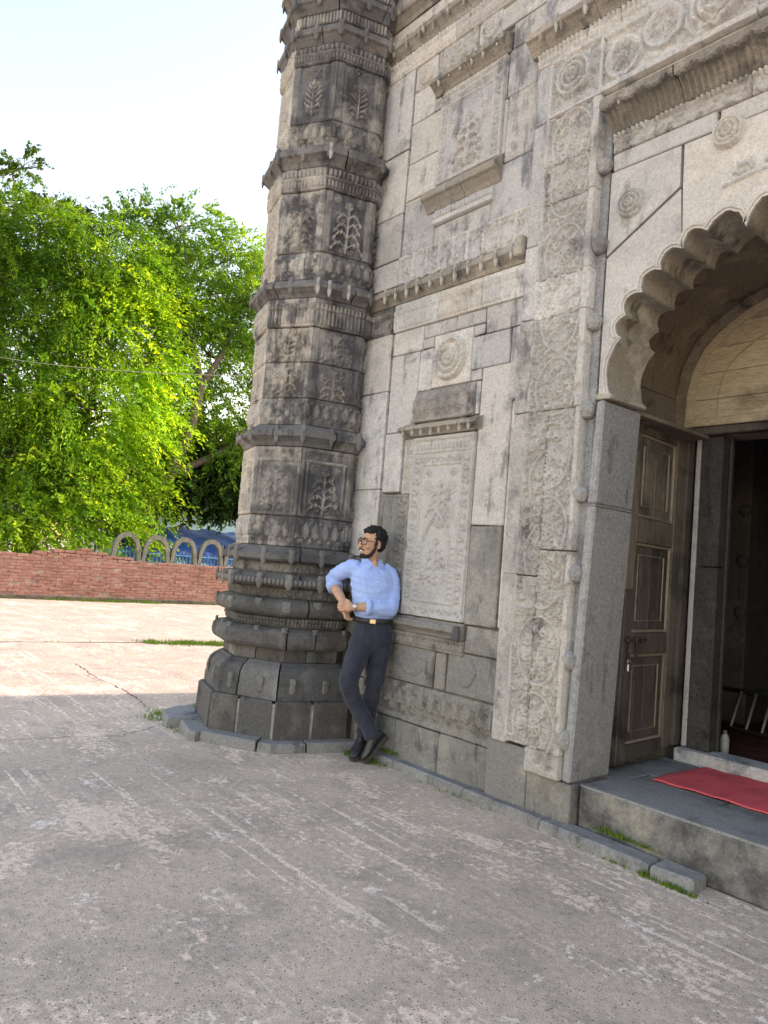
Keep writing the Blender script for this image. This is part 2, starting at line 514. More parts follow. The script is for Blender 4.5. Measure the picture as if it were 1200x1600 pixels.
def petal_band(f, pitch, h, y0=0.0, y1=None, flowers=True):
    y1 = f.h if y1 is None else y1; H = y1-y0
    n = max(1, int(round(f.w/pitch))); p = f.w/n
    for i in range(n+1):
        cx = (i)*p
        f.ell(cx, y0+H*0.55, p*0.36, H*0.30, 0, h*0.85, 2.2)
        f.ell(cx, y0+H*0.76, p*0.12, H*0.13, 0, h*0.85, 2.0)
        f.line([(cx, y0+H*0.3), (cx, y0+H*0.8)], p*0.05, h*1.05)
        for sg in (-1, 1): leaf(f, cx, y0+H*0.42, p*0.34, p*0.13, math.pi/2-sg*0.7, h)
        if flowers:
            flower(f, cx+p*0.5, y0+H*0.80, p*0.24, h*1.1, 6)
            flower(f, cx+p*0.5, y0+H*0.22, p*0.24, h*1.1, 6)
            for sg in (-1, 1): leaf(f, cx+p*0.5+sg*p*0.05, y0+H*0.34, p*0.28, p*0.12, math.pi/2-sg*1.1, h)

def flutes(f, pitch, h, y0, y1, beads=True):
    n = max(2, int(round(f.w/pitch))); p = f.w/n
    for i in range(n):
        cx = (i+0.5)*p
        f.seg((cx, y0+p*0.5), (cx, y1-p*0.5), p*0.36, h*(0.8+0.4*((i*7) % 5)/5))
        if beads: f.ell(cx, y1+p*0.5, p*0.45, p*0.75, 0, h*1.5, 1.3)

def relief(name, f, O, u, v, n, mat, parent, thick=0.03, rough=0.0005, seed=0):
    O, u, v, n = (np.array(a, float) for a in (O, u, v, n))
    r = np.random.default_rng(seed)
    def smooth_noise(step):
        gy, gx = max(2, int(f.h/step)+2), max(2, int(f.w/step)+2)
        G = r.uniform(0, 1, (gy, gx)); yy = np.linspace(0, gy-1.001, f.nv); xx = np.linspace(0, gx-1.001, f.nu)
        j = yy.astype(int)[:, None]; i = xx.astype(int)[None, :]; fy = (yy-yy.astype(int))[:, None]; fx = (xx-xx.astype(int))[None, :]
        fy = fy*fy*(3-2*fy); fx = fx*fx*(3-2*fx)
        return (G[j, i]*(1-fx)+G[j, i+1]*fx)*(1-fy)+(G[j+1, i]*(1-fx)+G[j+1, i+1]*fx)*fy
    er = 0.6*smooth_noise(0.13)+0.4*smooth_noise(0.05)          # weathering: some of the carving is worn away
    keepf = np.clip((er-0.14)/0.22, 0.35, 1.0)
    f.Z = f.Z*keepf
    Z = f.Z*1.6+r.normal(0, rough, f.Z.shape)+0.004*(smooth_noise(0.09)-0.5)+0.003*(smooth_noise(0.03)-0.5)
    V = O+f.u[None, :, None]*u+f.v[:, None, None]*v+Z[:, :, None]*n
    nv, nu = f.Z.shape
    V = V.reshape(-1, 3)
    idx = np.arange(nv*nu).reshape(nv, nu)
    Q = np.stack([idx[:-1, :-1], idx[:-1, 1:], idx[1:, 1:], idx[1:, :-1]], -1).reshape(-1, 4)
    loop = np.concatenate([idx[0, :], idx[1:, -1], idx[-1, -2::-1], idx[-2:0:-1, 0]])
    uu = np.concatenate([f.u, np.full(nv-1, f.w), f.u[-2::-1], np.zeros(nv-2)])
    vv = np.concatenate([np.zeros(nu), f.v[1:], np.full(nu-1, f.h), f.v[-2:0:-1]])
    B = O+uu[:, None]*u+vv[:, None]*v-thick*n
    m_ = len(loop); bi = np.arange(m_)+len(V)
    S = np.stack([bi, np.roll(bi, -1), np.roll(loop, -1), loop], -1)
    me = quads(np.vstack([V, B]), np.vstack([Q, S]), True, name)
    hm = max(1e-6, np.percentile(f.Z, 97))
    at = me.attributes.new('wear', 'FLOAT', 'POINT')
    at.data.foreach_set('value', np.concatenate([np.clip(f.Z/hm, 0, 1).ravel(), np.zeros(m_)]).astype(np.float32))
    return link(name, me, mat, parent)

def wall_relief(name, f, x, z, y, mat, parent, seed=0, thick=0.05):
    """slab on the facade, lower left corner x,z, face at y, carving towards the viewer (-Y)"""
    return relief(name, f, (x, y, z), (1, 0, 0), (0, 0, 1), (0, -1, 0), mat, parent, thick, seed=seed)
# ---------------------------------------------------------------- ground
def ground_material():
    t = NT('worn_concrete')
    p = t.pos()
    pr = t.pos((1.0, 1.0, 1.0), (0, 0, R(-6)))
    st = t.pos((0.35, 4.2, 1.0), (0, 0, R(-4)))          # scrape marks run along the building
    st2 = t.pos((0.5, 13.0, 1.0), (0, 0, R(3)))
    big = t.noise(p, 0.55, 5, 0.6, 0.5)
    mid_ = t.noise(pr, 2.6, 7, 0.66, 0.6)
    scr = t.noise(st, 1.5, 7, 0.7, 0.3)
    scr2 = t.noise(st2, 1.3, 6, 0.72, 0.2)
    fine = t.noise(p, 26, 5, 0.75)
    c = t.mix(t.ramp(big, 0.3, 0.7), (0.555, 0.445, 0.355), (0.64, 0.508, 0.402))
    c = t.mix(t.ramp(mid_, 0.42, 0.66, 0, 0.75), c, (0.405, 0.338, 0.28))
    # skin of pinkish render left in ragged patches, and scrape marks where it was dragged
    patch = t.noise(t.pos((0.8, 1.3, 1.0), (0, 0, R(-5))), 1.5, 9, 0.70, 0.35)
    pa = t.math('ADD', t.math('MULTIPLY', patch, 0.7), t.math('MULTIPLY', fine, 0.3))
    c = t.mix(t.ramp(pa, 0.53, 0.575, 0, 0.85), c, (0.85, 0.655, 0.53))
    a = pa
    zone = t.ramp(t.noise(p, 0.75, 4, 0.6), 0.46, 0.58)
    b = t.math('ADD', t.math('MULTIPLY', scr2, 0.72), t.math('MULTIPLY', fine, 0.28))
    c = t.mix(t.math('MULTIPLY', zone, t.ramp(b, 0.535, 0.575, 0, 0.9)), c, (0.86, 0.705, 0.585))
    c = t.mix(t.ramp(scr, 0.56, 0.66, 0, 0.35), c, (0.68, 0.56, 0.49))
    fl = t.math('ADD', t.math('MULTIPLY', t.noise(pr, 4.5, 8, 0.72), 0.75), t.math('MULTIPLY', fine, 0.25))
    c = t.mix(t.ramp(fl, 0.575, 0.605, 0, 0.8), c, (0.86, 0.745, 0.655))
    # exposed aggregate
    ag = t.voro(p, 75, 'Color'); agd = t.voro(p, 75, 'Distance')
    sep = t.n('ShaderNodeSeparateColor'); t.l(ag, sep.inputs[0])
    peb = t.math('MULTIPLY', t.ramp(agd, 0.38, 0.25), t.ramp(sep.outputs[0], 0.62, 0.7))
    pc = t.mix(sep.outputs[1], (0.10, 0.085, 0.08), (0.40, 0.30, 0.26))
    c = t.mix(t.math('MULTIPLY', peb, 0.75), c, pc)
    grit = t.noise(p, 190, 2, 0.7)
    c = t.mix(1.0, c, t.grey(t.ramp(grit, 0.3, 0.7, 0.72, 1.28)), 'MULTIPLY')
    c = t.mix(1.0, c, t.grey(t.ramp(fine, 0.3, 0.7, 0.84, 1.14)), 'MULTIPLY')
    h = t.math('ADD', t.math('MULTIPLY', a, 1.6), t.math('MULTIPLY', grit, 0.35))
    h = t.math('ADD', h, t.math('MULTIPLY', peb, 0.25))
    return t.bsdf(c, 0.92, t.bump(h, 0.6, 0.012), 0.2)

M_ground = ground_material()
ground = mk('ground', [(-900, -700, 0), (700, -700, 0), (700, 900, 0), (-900, 900, 0)], [[0, 1, 2, 3]], M_ground)
tag(ground, kind='structure')

M_crack = simple('crack_dirt', (0.075, 0.066, 0.058), 1.0, 0.05, var=0.4, scale=30)
def ribbon(name, pts, wmin, wmax, mat, parent, z=0.004, step=0.06):
    V = []; F = []; P = []
    for a, b in zip(pts[:-1], pts[1:]):
        n = max(1, int(math.dist(a, b)/step))
        for i in range(n): P.append((a[0]+(b[0]-a[0])*i/n, a[1]+(b[1]-a[1])*i/n))
    P.append(pts[-1])
    P = [(x+random.uniform(-1, 1)*0.022, y+random.uniform(-1, 1)*0.022) for x, y in P]
    for i, (x, y) in enumerate(P):
        a, b = P[max(0, i-1)], P[min(len(P)-1, i+1)]
        d = Vector((b[0]-a[0], b[1]-a[1])).normalized(); w = random.uniform(wmin, wmax)*(0.25 if i in (0, len(P)-1) else 1)
        V += [(x-d.y*w, y+d.x*w, z), (x+d.y*w, y-d.x*w, z)]
    for i in range(len(P)-1): F.append([2*i, 2*i+1, 2*i+3, 2*i+2])
    return mk(name, V, F, mat, parent)
ribbon('crack', [(-8.95, 2.88), (-8.08, 2.80), (-7.3, 2.83), (-6.38, 2.74)], 0.002, 0.007, M_crack, ground)
ribbon('crack', [(-5.75, -0.4), (-5.69, 1.37), (-5.66, 1.79), (-5.56, 2.18), (-5.80, 2.58)], 0.0015, 0.004, M_crack, ground)
ribbon('crack', [(-8.1, 2.82), (-8.5, 2.2), (-8.7, 1.5)], 0.002, 0.006, M_crack, ground)
ribbon('joint_line', [(-11.1, -3), (-10.86, 2.47), (-10.75, 4.3), (-10.3, 9.5)], 0.008, 0.03, M_crack, ground, step=0.12)

# ---------------------------------------------------------------- corner tower
TC = np.array([-5.40, 3.51]); TROT = 7.0
tower = thing('corner_tower', 'octagonal carved stone corner tower with stacked ring mouldings, stained dark and pale', 'tower', (TC[0], TC[1], 0.0))

def tv(s, r):
    i = math.floor(s); t = s-i
    a0, a1 = R(TROT+45*i), R(TROT+45*(i+1))
    p0 = np.array([math.sin(a0), -math.cos(a0)]); p1 = np.array([math.sin(a1), -math.cos(a1)])
    return TC+r*(p0*(1-t)+p1*t)

def ring_piece(name, prof, s0, s1, mat, rin=0.40, parent=tower, gap=0.006):
    g = gap/0.45
    sl = [s0+g]+[float(i) for i in range(math.floor(s0)+1, math.ceil(s1)) if s0+g < i < s1-g]+[s1-g]
    full = [(rin, prof[0][1])]+list(prof)+[(rin, prof[-1][1])]
    V = []; F = []; n = len(full)
    for s in sl:
        for (r, z) in full:
            x, y = tv(s, r); j = 0.0025
            V.append((x+random.uniform(-j, j), y+random.uniform(-j, j), z+random.uniform(-j, j)*0.6))
    for i in range(len(sl)-1):
        for k in range(n-1):
            F.append([i*n+k, (i+1)*n+k, (i+1)*n+k+1, i*n+k+1])
    F.append(list(range(n))); F.append([(len(sl)-1)*n+k for k in range(n)][::-1])
    return mk(name, V, F, mat, parent)

def ring(name, prof, seams, mat, rin=0.40, gap=0.006):
    return [ring_piece(name, prof, a, b, mat(i) if callable(mat) else mat, rin, tower, gap) for i, (a, b) in enumerate(zip(seams[:-1], seams[1:]))]

def seamlist(seed, lo=0.55, hi=1.25):
    rnd = random.Random(seed); s = [-3.0]
    while s[-1] < 4.2: s.append(s[-1]+rnd.uniform(lo, hi))
    s[-1] = 5.0
    return s

# bracket: a leaf shaped clasp, shared mesh, local y = outwards
def bracket_mesh(w, h, d, tip=0.28):
    V = []; F = []
    prof = [(-0.5-tip, 0.16, 0.30), (-0.42, 0.42, 0.75), (-0.2, 0.5, 1.0), (0.1, 0.40, 1.0), (0.32, 0.5, 0.95), (0.5, 0.42, 0.75), (0.56, 0.36, 0.25)]
    for (z, hw, dd) in prof:
        for (a, b) in ((-1, -0.6), (-0.75, 0.7), (0, 1.0), (0.75, 0.7), (1, -0.6)):
            V.append((a*hw*w*0.9, (b*dd)*d*0.7, z*h*0.85))
    for i in range(len(prof)-1):
        for k in range(4):
            F.append([i*5+k+1, i*5+k, i*5+5+k, i*5+6+k])
    F.append([0, 1, 2, 3, 4]); F.append([len(V)-1-k for k in range(5)])
    return mesh(V, F, False, 'bracket')

def tower_brackets(name, me, mats, r, z, ss, dz=0.0):
    for i, s in enumerate(ss):
        m2 = me
        x, y = tv(s, r)
        d = Vector((x-TC[0], y-TC[1], 0)).normalized()
        o = bpy.data.objects.new(name, m2); COL.objects.link(o)
        o.location = (x, y, z+random.uniform(-0.004, 0.004)); o.rotation_euler = (0, 0, math.atan2(d.y, d.x)-math.pi/2+random.uniform(-.06, .06))
        o.scale = (random.uniform(.85, 1.15), random.uniform(.8, 1.1), random.uniform(.9, 1.12))
        adopt(o, tower)

def bm_with(mat, *a):
    me = bracket_mesh(*a); me.materials.append(mat); return me

VIS = [-2, -1, 0, 1, 2]
def facet_frame(k, r):
    th = R(TROT+22.5+45*k)
    n = np.array([math.sin(th), -math.cos(th), 0.0]); u = np.array([math.cos(th), math.sin(th), 0.0])
    return n, u, r*math.cos(R(22.5)), 2*r*math.sin(R(22.5))

def facet_relief(name, k, r, z0, z1, draw, mat, seed, res=0.0075):
    n, u, ap, w = facet_frame(k, r)
    f = HF(w-0.004, z1-z0-0.006, res)
    draw(f)
    O = np.array([TC[0], TC[1], 0])+n*ap-u*(w/2-0.002)+np.array([0, 0, z0+0.003])
    return relief(name, f, O, u, (0, 0, 1), n, mat, tower, 0.05, seed=seed)

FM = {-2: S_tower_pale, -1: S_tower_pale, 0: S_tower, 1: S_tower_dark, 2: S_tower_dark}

# inner core that shows in the joints
def oct_core(name, r, z0, z1, mat):
    V = []; F = []
    for z in (z0, z1):
        for i in range(8): x, y = tv(i, r); V.append((x, y, z))
    for i in range(8): j = (i+1) % 8; F.append([i, j, j+8, i+8])
    F.append(list(range(8))[::-1]); F.append([8+i for i in range(8)])
    return mk(name, V, F, mat, tower)
oct_core('mortar_core', 0.745, 0.0, 0.33, S_mortar)
oct_core('mortar_core', 0.545, 0.34, 1.50, S_mortar)
oct_core('mortar_core', 0.515, 1.50, 5.60, S_mortar_dk)
oct_core('mortar_core', 0.50, 5.60, 8.8, S_mortar_dk)

# --- base courses
ring('base_stone', [(0.762, 0.0), (0.755, 0.335), (0.742, 0.35)], [-3, -2.1, -1.2, -0.05, 0.42, 0.95, 1.5, 2.45, 3.4, 5], S_base, 0.6, 0.011)
ring('lotus_stone', [(0.712, 0.352), (0.712, 0.435), (0.702, 0.447), (0.701, 0.49), (0.694, 0.53), (0.678, 0.563), (0.652, 0.59), (0.622, 0.608), (0.60, 0.625)], [-3, -1.9, -0.9, 0.33, 0.98, 2.1, 3.3, 5], lambda i: S_base_top if i % 2 else S_base, 0.5)
tower_brackets('lotus_petal', bm_with(S_base_top, 0.062, 0.135, 0.022, 0.0), None, 0.712, 0.455, [i*0.5-1.8 for i in range(12)])
ring('recess_stone', [(0.575, 0.627), (0.575, 0.72)], seamlist(3), lambda i: S_cornice if i % 2 else S_base, 0.45)
ring('torus_stone', [(0.60, 0.722), (0.645, 0.727), (0.671, 0.742), (0.685, 0.765), (0.69, 0.795), (0.689, 0.826), (0.682, 0.85), (0.665, 0.868), (0.638, 0.882), (0.60, 0.89)], [-3, -1.8, -0.4, 1.05, 1.5, 2.0, 3.3, 5], S_base, 0.5)
tower_brackets('torus_leaf', bm_with(S_base_top, 0.06, 0.05, 0.02, 0.0), None, 0.655, 0.875, [-1, -0.5, 0, 0.5, 1, 1.5, 2])
for k in VIS:
    facet_relief('frieze_panel', k, 0.578, 0.892, 0.972, lambda f: flutes(f, 0.030, 0.010, 0.008, f.h-0.03), S_base if k < 1 else S_cornice, 40+k)
ring('torus_stone', [(0.60, 0.974), (0.635, 0.983), (0.662, 0.998), (0.678, 1.018), (0.684, 1.042), (0.679, 1.068), (0.664, 1.09), (0.640, 1.106), (0.59, 1.12)], [-3, -1.3, -0.1, 1.35, 2.1, 3.4, 5], S_base, 0.5)
tower_brackets('torus_leaf', bm_with(S_base_top, 0.08, 0.10, 0.02, 0.0), None, 0.668, 1.058, [-1, -0.5, 0, 0.5, 1, 1.5, 2])
for k in VIS:
    facet_relief('frieze_panel', k, 0.575, 1.122, 1.20, lambda f: scatter_curls(f, 0, f.w, 0.0, f.h, 0.026, 0.010, 50+k), S_base if k < 1 else S_cornice, 50+k)
ring('bead_moulding', [(0.60, 1.202), (0.66, 1.215), (0.685, 1.235), (0.685, 1.265), (0.655, 1.282), (0.60, 1.315)], seamlist(6, 0.9, 1.6), S_base, 0.5)
beadV, beadF = ellipsoid((0, 0, 0), (0.017, 0.016, 0.026), None, 8, 5)
for k in VIS:
    mb = MB()
    for i in range(14):
        s = k+(i+0.5)/14; x, y = tv(s, 0.683)
        mb.add([(v[0]+x, v[1]+y, v[2]+1.25) for v in beadV], beadF)
    mb.build('bead_row', S_base_top, tower, True)
tower_brackets('clasp', bm_with(S_base_top, 0.062, 0.115, 0.024, 0.16), None, 0.688, 1.258, [-1.5, -1, -0.5, 0, 0.5, 1, 1.5, 2])
ring('recess_stone', [(0.56, 1.317), (0.56, 1.398)], seamlist(9), lambda i: S_cornice if i % 2 else S_base, 0.45)
for k in VIS:
    facet_relief('frieze_panel', k, 0.566, 1.322, 1.394, lambda f: scatter_curls(f, 0, f.w, 0.0, f.h, 0.022, 0.009, 60+k), S_cornice, 60+k)
ring('base_cornice', [(0.57, 1.40), (0.645, 1.412), (0.665, 1.425), (0.665, 1.465), (0.648, 1.475), (0.57, 1.525)], seamlist(12, 0.9, 1.7), S_base, 0.5)
tower_brackets('clasp', bm_with(S_base_top, 0.066, 0.12, 0.024, 0.14), None, 0.655, 1.455, [-1.5, -1, -0.5, 0, 0.5, 1, 1.5, 2])

# --- shaft tiers
def d_petal(f): petal_band(f, 0.085, 0.011)
def d_tier1(f):
    f.frame(0.016, 0.007)
    f.rect(0, f.w, f.h*0.80, f.h*0.815, 0.008)
    for i in range(5): flower(f, f.w*(i+0.5)/5, f.h*0.90, 0.030, 0.010)
    f.rect(0.05, 0.056, 0, f.h*0.8, 0.007); f.rect(f.w-0.056, f.w-0.05, 0, f.h*0.8, 0.007)
    tree_motif(f, f.w/2, 0.03, f.w*0.62, f.h*0.66, 0.013, 1)
    flower(f, f.w*0.26, f.h*0.70, 0.030, 0.011); flower(f, f.w*0.74, f.h*0.70, 0.030, 0.011)
def d_tier2(f):
    f.rect(0, 0.045, 0, f.h, 0.006); f.rect(f.w-0.045, f.w, 0, f.h, 0.006)
    tree_motif(f, f.w/2, f.h*0.05, f.w*0.66, f.h*0.82, 0.012, 2, 4)
    flower(f, f.w*0.24, f.h*0.86, 0.030, 0.011); flower(f, f.w*0.76, f.h*0.86, 0.030, 0.011)
    flower(f, f.w*0.28, f.h*0.40, 0.030, 0.011); flower(f, f.w*0.72, f.h*0.40, 0.030, 0.011)
def d_tier3(f):
    f.rect(0, 0.05, 0, f.h, 0.007); f.rect(f.w-0.05, f.w, 0, f.h, 0.007)
    tree_motif(f, f.w/2, f.h*0.05, f.w*0.64, f.h*0.84, 0.015, 3)
    flower(f, f.w*0.25, f.h*0.90, 0.034, 0.012); flower(f, f.w*0.75, f.h*0.90, 0.034, 0.012)
def d_tier4(f):
    f.rect(0, 0.05, 0, f.h, 0.007); f.rect(f.w-0.05, f.w, 0, f.h, 0.007)
    palmette(f, f.w/2, f.h*0.45, f.w*0.52, f.h*0.66, 0.016)
    flower(f, f.w*0.26, f.h*0.90, 0.032, 0.012); flower(f, f.w*0.74, f.h*0.90, 0.032, 0.012)
    curl(f, f.w*0.45, f.h*0.92, 0.03, 1, 0.01); curl(f, f.w*0.56, f.h*0.92, 0.03, 2, 0.01, -1)
def d_flute(f): flutes(f, 0.034, 0.010, 0.012, f.h*0.60); f.rect(0, f.w, f.h*0.62, f.h*0.66, 0.006); flutes(f, 0.034, 0.013, f.h*0.70, f.h*0.86, False)
def d_flute2(f): flutes(f, 0.030, 0.010, 0.012, f.h*0.46, False); f.rect(0, f.w, f.h*0.48, f.h*0.54, 0.008); flutes(f, 0.040, 0.014, f.h*0.56, f.h*0.95, False)

def tier(r, zs, draws, names):
    for (z0, z1), dr, nm in zip(zs, draws, names):
        for k in VIS:
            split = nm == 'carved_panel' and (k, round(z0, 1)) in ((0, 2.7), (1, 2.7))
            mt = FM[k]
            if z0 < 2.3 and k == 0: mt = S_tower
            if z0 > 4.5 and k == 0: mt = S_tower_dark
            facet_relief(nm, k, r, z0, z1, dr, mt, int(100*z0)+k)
tier(0.552, [(1.53, 1.775), (1.777, 2.335)], [d_petal, d_tier1], ['petal_band', 'carved_panel'])
tier(0.548, [(2.515, 2.735), (2.737, 3.03), (3.032, 3.32)], [d_petal, lambda f: (flower(f, f.w*.3, f.h*.62, .035, .012), flower(f, f.w*.7, f.h*.62, .035, .012), tree_motif(f, f.w/2, 0, f.w*.5, f.h*.9, .012, 5, 3)),
     lambda f: (d_tier2(f))], ['petal_band', 'carved_panel', 'carved_panel'])
tier(0.572, [(3.325, 3.56)], [d_flute], ['fluted_frieze'])
tier(0.542, [(3.725, 3.955), (3.957, 4.48)], [d_petal, d_tier3], ['petal_band', 'carved_panel'])
tier(0.562, [(4.485, 4.675)], [d_flute2], ['fluted_frieze'])
tier(0.528, [(4.88, 5.09), (5.092, 5.60)], [d_petal, d_tier4], ['petal_band', 'carved_panel'])
tier(0.548, [(5.605, 5.765)], [d_flute2], ['fluted_frieze'])
tier(0.53, [(5.955, 6.06), (6.25, 6.35)], [lambda f: flutes(f, 0.03, 0.01, 0.0, f.h, False)]*2, ['fluted_frieze']*2)

def cornice_ring(name, z0, r0, rmax, h, seed, mat=S_cornice):
    ring(name, [(r0, z0), (r0+0.012, z0+h*0.03), (r0+0.03, z0+h*0.20), (rmax-0.022, z0+h*0.36), (rmax, z0+h*0.42), (rmax, z0+h*0.64), (rmax-0.014, z0+h*0.70), (rmax-0.03, z0+h*0.80), (r0, z0+h)], seamlist(seed, 0.8, 1.5), mat)
cornice_ring('ring_cornice', 2.338, 0.552, 0.642, 0.175, 21)
cornice_ring('ring_cornice', 3.562, 0.552, 0.642, 0.16, 22)
cornice_ring('ring_cornice', 4.678, 0.545, 0.636, 0.20, 23)
cornice_ring('ring_cornice', 5.768, 0.53, 0.60, 0.185, 24)
cornice_ring('ring_cornice', 6.062, 0.53, 0.605, 0.185, 25)
cornice_ring('ring_cornice', 6.352, 0.53, 0.615, 0.20, 26)
ring('shaft_stone', [(0.52, 6.56), (0.52, 7.2)], seamlist(27), S_tower_pale)
ring('shaft_stone', [(0.515, 7.21), (0.51, 8.8)], seamlist(28), S_tower_pale)
bd = bm_with(S_cornice, 0.052, 0.14, 0.017, 0.06); bp = bm_with(S_bracket, 0.04, 0.13, 0.026, 0.2)
SS = [-2, -1.45, -1, -0.5, 0, 0.5, 1, 1.5, 2]
for z in (2.43, 3.65, 4.775, 5.86, 6.155, 6.45):
    tower_brackets('clasp', bd, None, 0.628 if z < 5 else 0.595, z, SS)
tower_brackets('clasp', bp, None, 0.64, 3.64, [1.02, 1.22, 1.56]); tower_brackets('clasp', bp, None, 0.636, 4.77, [1.03])
tower_brackets('clasp', bp, None, 0.60, 5.87, [2.15])
# ---------------------------------------------------------------- facade
WY = 3.70
facade = thing('stone_facade', 'carved grey stone building front with niche, rosettes and drip cornices beside the tower', 'building', (-3.9, 4.4, 0.0))
# body of the building behind the facing (kept clear of the doorway)
M_plain = stone('stone_body', (0.36, 0.345, 0.32), (0.28, 0.27, 0.25), (0.12, 0.12, 0.12), 0.5, 0.3)
def plain_box(name, x0, x1, y0, y1, z0, z1, mat, parent):
    V, F = cbox(x0, x1, y0, y1, z0, z1, 0.005); return mk(name, V, F, mat, parent)
plain_box('wall_core', -5.25, -2.76, WY+0.035, 5.25, 0, 7.1, S_mortar_dk, facade)
plain_box('wall_core', -0.24, 3.4, WY+0.035, 5.25, 0, 7.1, S_mortar_dk, facade)
plain_box('wall_core', -2.759, -0.241, WY+0.06, 4.97, 3.98, 7.1, S_mortar_dk, facade)
plain_box('side_wall', -5.25, -4.75, 5.252, 14.0, 0, 7.1, M_plain, facade)
plain_box('side_wall', 2.9, 3.4, 5.252, 14.0, 0, 7.1, M_plain, facade)
plain_box('back_wall', -5.25, 3.4, 14.002, 14.5, 0, 7.1, M_plain, facade)
plain_box('roof', -5.25, 3.4, 5.252, 14.0, 6.8, 7.1, M_plain, facade)
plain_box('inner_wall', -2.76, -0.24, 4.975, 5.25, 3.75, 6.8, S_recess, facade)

def wb(x0, x1, z0, z1, mat, out=0.0, name='wall_block'):
    g = 0.0025+random.uniform(0, 0.0025)
    o = out+random.uniform(-0.004, 0.005)
    return block(name, x0+g, x1-g, WY-o, WY+0.06, z0+g, z1-g, mat, facade, 0.006, 0.004)

# strip beside the tower, standing slightly proud
for a, b, mt in ((0.0, 0.55, S_wall_lo), (0.55, 1.5, S_wall_lo), (1.5, 2.05, S_wall_mid), (2.05, 2.85, S_wall_mid), (2.85, 3.33, S_wall_mid)):
    wb(-5.0, -4.583, a, b, mt, 0.014, 'corner_strip')
for a, b in ((3.96, 4.35), (4.35, 4.9), (4.9, 5.6)):
    wb(-5.0, -4.583, a, b, S_wall_hi if a < 4.3 else S_wall_mid, 0.014, 'corner_strip')
# plinth
for a, b in ((-4.575, -4.165), (-4.165, -3.70), (-3.70, -3.22)):
    wb(a, b, 0.0, 0.325, S_wall_lo, 0.02, 'plinth_stone')
V, F = cbox(-4.575, -3.225, WY-0.010, WY+0.03, 0.0, 0.315, 0.002); mk('joint_mortar', V, F, S_mortar, facade)
# lower petal frieze
for i, (a, b) in enumerate(((-4.575, -4.16), (-4.16, -3.69), (-3.69, -3.225))):
    f = HF(b-a-0.006, 0.265); petal_band(f, 0.118, 0.016, 0.035)
    f.rect(0, f.w, 0, 0.03, 0.012)
    wall_relief('petal_frieze', f, a+0.003, 0.333, WY-0.005, S_wall_lo, facade, 70+i)
# rough blocks under the sill
for x0, x1, z0, z1 in ((-4.575, -4.28, 0.605, 0.87), (-4.28, -3.82, 0.605, 0.87), (-3.82, -3.70, 0.605, 0.87), (-3.70, -3.225, 0.605, 0.895), (-3.54, -3.225, 0.90, 1.085)):
    wb(x0, x1, z0, z1, S_wall_lo)
# worn bosses on those blocks
def boss(name, x, z, a, b, mat, h=0.02, seed=0, y=WY, parent=facade, rot=0.0):
    f = HF(2*max(a, b)+0.02, 2*max(a, b)+0.02, 0.01)
    c = f.w/2
    V = []; F = []; n = 22; rnd = random.Random(seed)
    rings = (1.0, 0.93, 0.8, 0.5)
    js = [rnd.uniform(0.9, 1.1) for _ in range(n)]
    for k, q in enumerate(rings):
        for i in range(n):
            t = 2*math.pi*i/n; px, pz = a*q*js[i]*math.cos(t), b*q*js[i]*math.sin(t)
            V.append((x+px*math.cos(rot)-pz*math.sin(rot), y+0.004-h*(0, 0.75, 1, 1.05)[k], z+px*math.sin(rot)+pz*math.cos(rot)))
    V.append((x, y+0.004-h*1.05, z))
    for k in range(3):
        for i in range(n):
            j = (i+1) % n; F.append([k*n+i, k*n+j, (k+1)*n+j, (k+1)*n+i])
    for i in range(n): F.append([3*n+i, 3*n+(i+1) % n, 4*n])
    return mk(name, V, F, mat, parent, True)
boss('worn_boss', -4.05, 0.755, 0.17, 0.095, S_wall_lo, 0.014, 1)
boss('worn_boss', -3.50, 0.77, 0.085, 0.10, S_wall_lo, 0.014, 2)
boss('plaster_smear', -3.40, 1.42, 0.036, 0.20, S_wall_mid, 0.006, 3, rot=0.18)
# niche: carved slab, side strip, sill, hood
fn = HF(0.63, 1.33, 0.006)
fn.frame(0.018, 0.010)
for s_ in (0.055, 0.575):
    for i in range(13):
        yy = 0.16+i*0.085
        curl(fn, s_, yy, 0.036, i*3.1, 0.011, 1 if i % 2 else -1, 0.2)
for i in range(7):
    curl(fn, 0.06+i*0.085, 0.06, 0.036, i*3.1, 0.011, 1 if i % 2 else -1)
    curl(fn, 0.06+i*0.085, 1.17, 0.036, i*3.1, 0.011, 1 if i % 2 else -1)
fn.rect(0.10, 0.106, 0.11, 1.12, 0.009); fn.rect(0.524, 0.53, 0.11, 1.12, 0.009); fn.rect(0.10, 0.53, 0.11, 0.117, 0.009); fn.rect(0.10, 0.53, 1.115, 1.122, 0.009)
for i in range(16): fn.ell(0.03+i*0.038, 1.25, 0.016, 0.028, 0, 0.010)
fn.rect(0, 0.63, 1.215, 1.222, 0.010)
arch = [(0.17, 0.14), (0.17, 0.46), (0.18, 0.56), (0.22, 0.66), (0.315, 0.78), (0.41, 0.66), (0.45, 0.56), (0.46, 0.46), (0.46, 0.14)]
fn.line(arch[2:7], 0.014, 0.014); fn.line(arch, 0.008, 0.010)
tree_motif(fn, 0.315, 0.66, 0.24, 0.34, 0.012, 8, 4)
tree_motif(fn, 0.315, 0.24, 0.20, 0.34, 0.011, 9, 4)
flower(fn, 0.20, 0.30, 0.034, 0.013); flower(fn, 0.43, 0.30, 0.034, 0.013)
flower(fn, 0.19, 0.95, 0.05, 0.012, 8); flower(fn, 0.44, 0.95, 0.05, 0.012, 8); flower(fn, 0.19, 1.06, 0.03, 0.012); flower(fn, 0.44, 1.06, 0.03, 0.012)
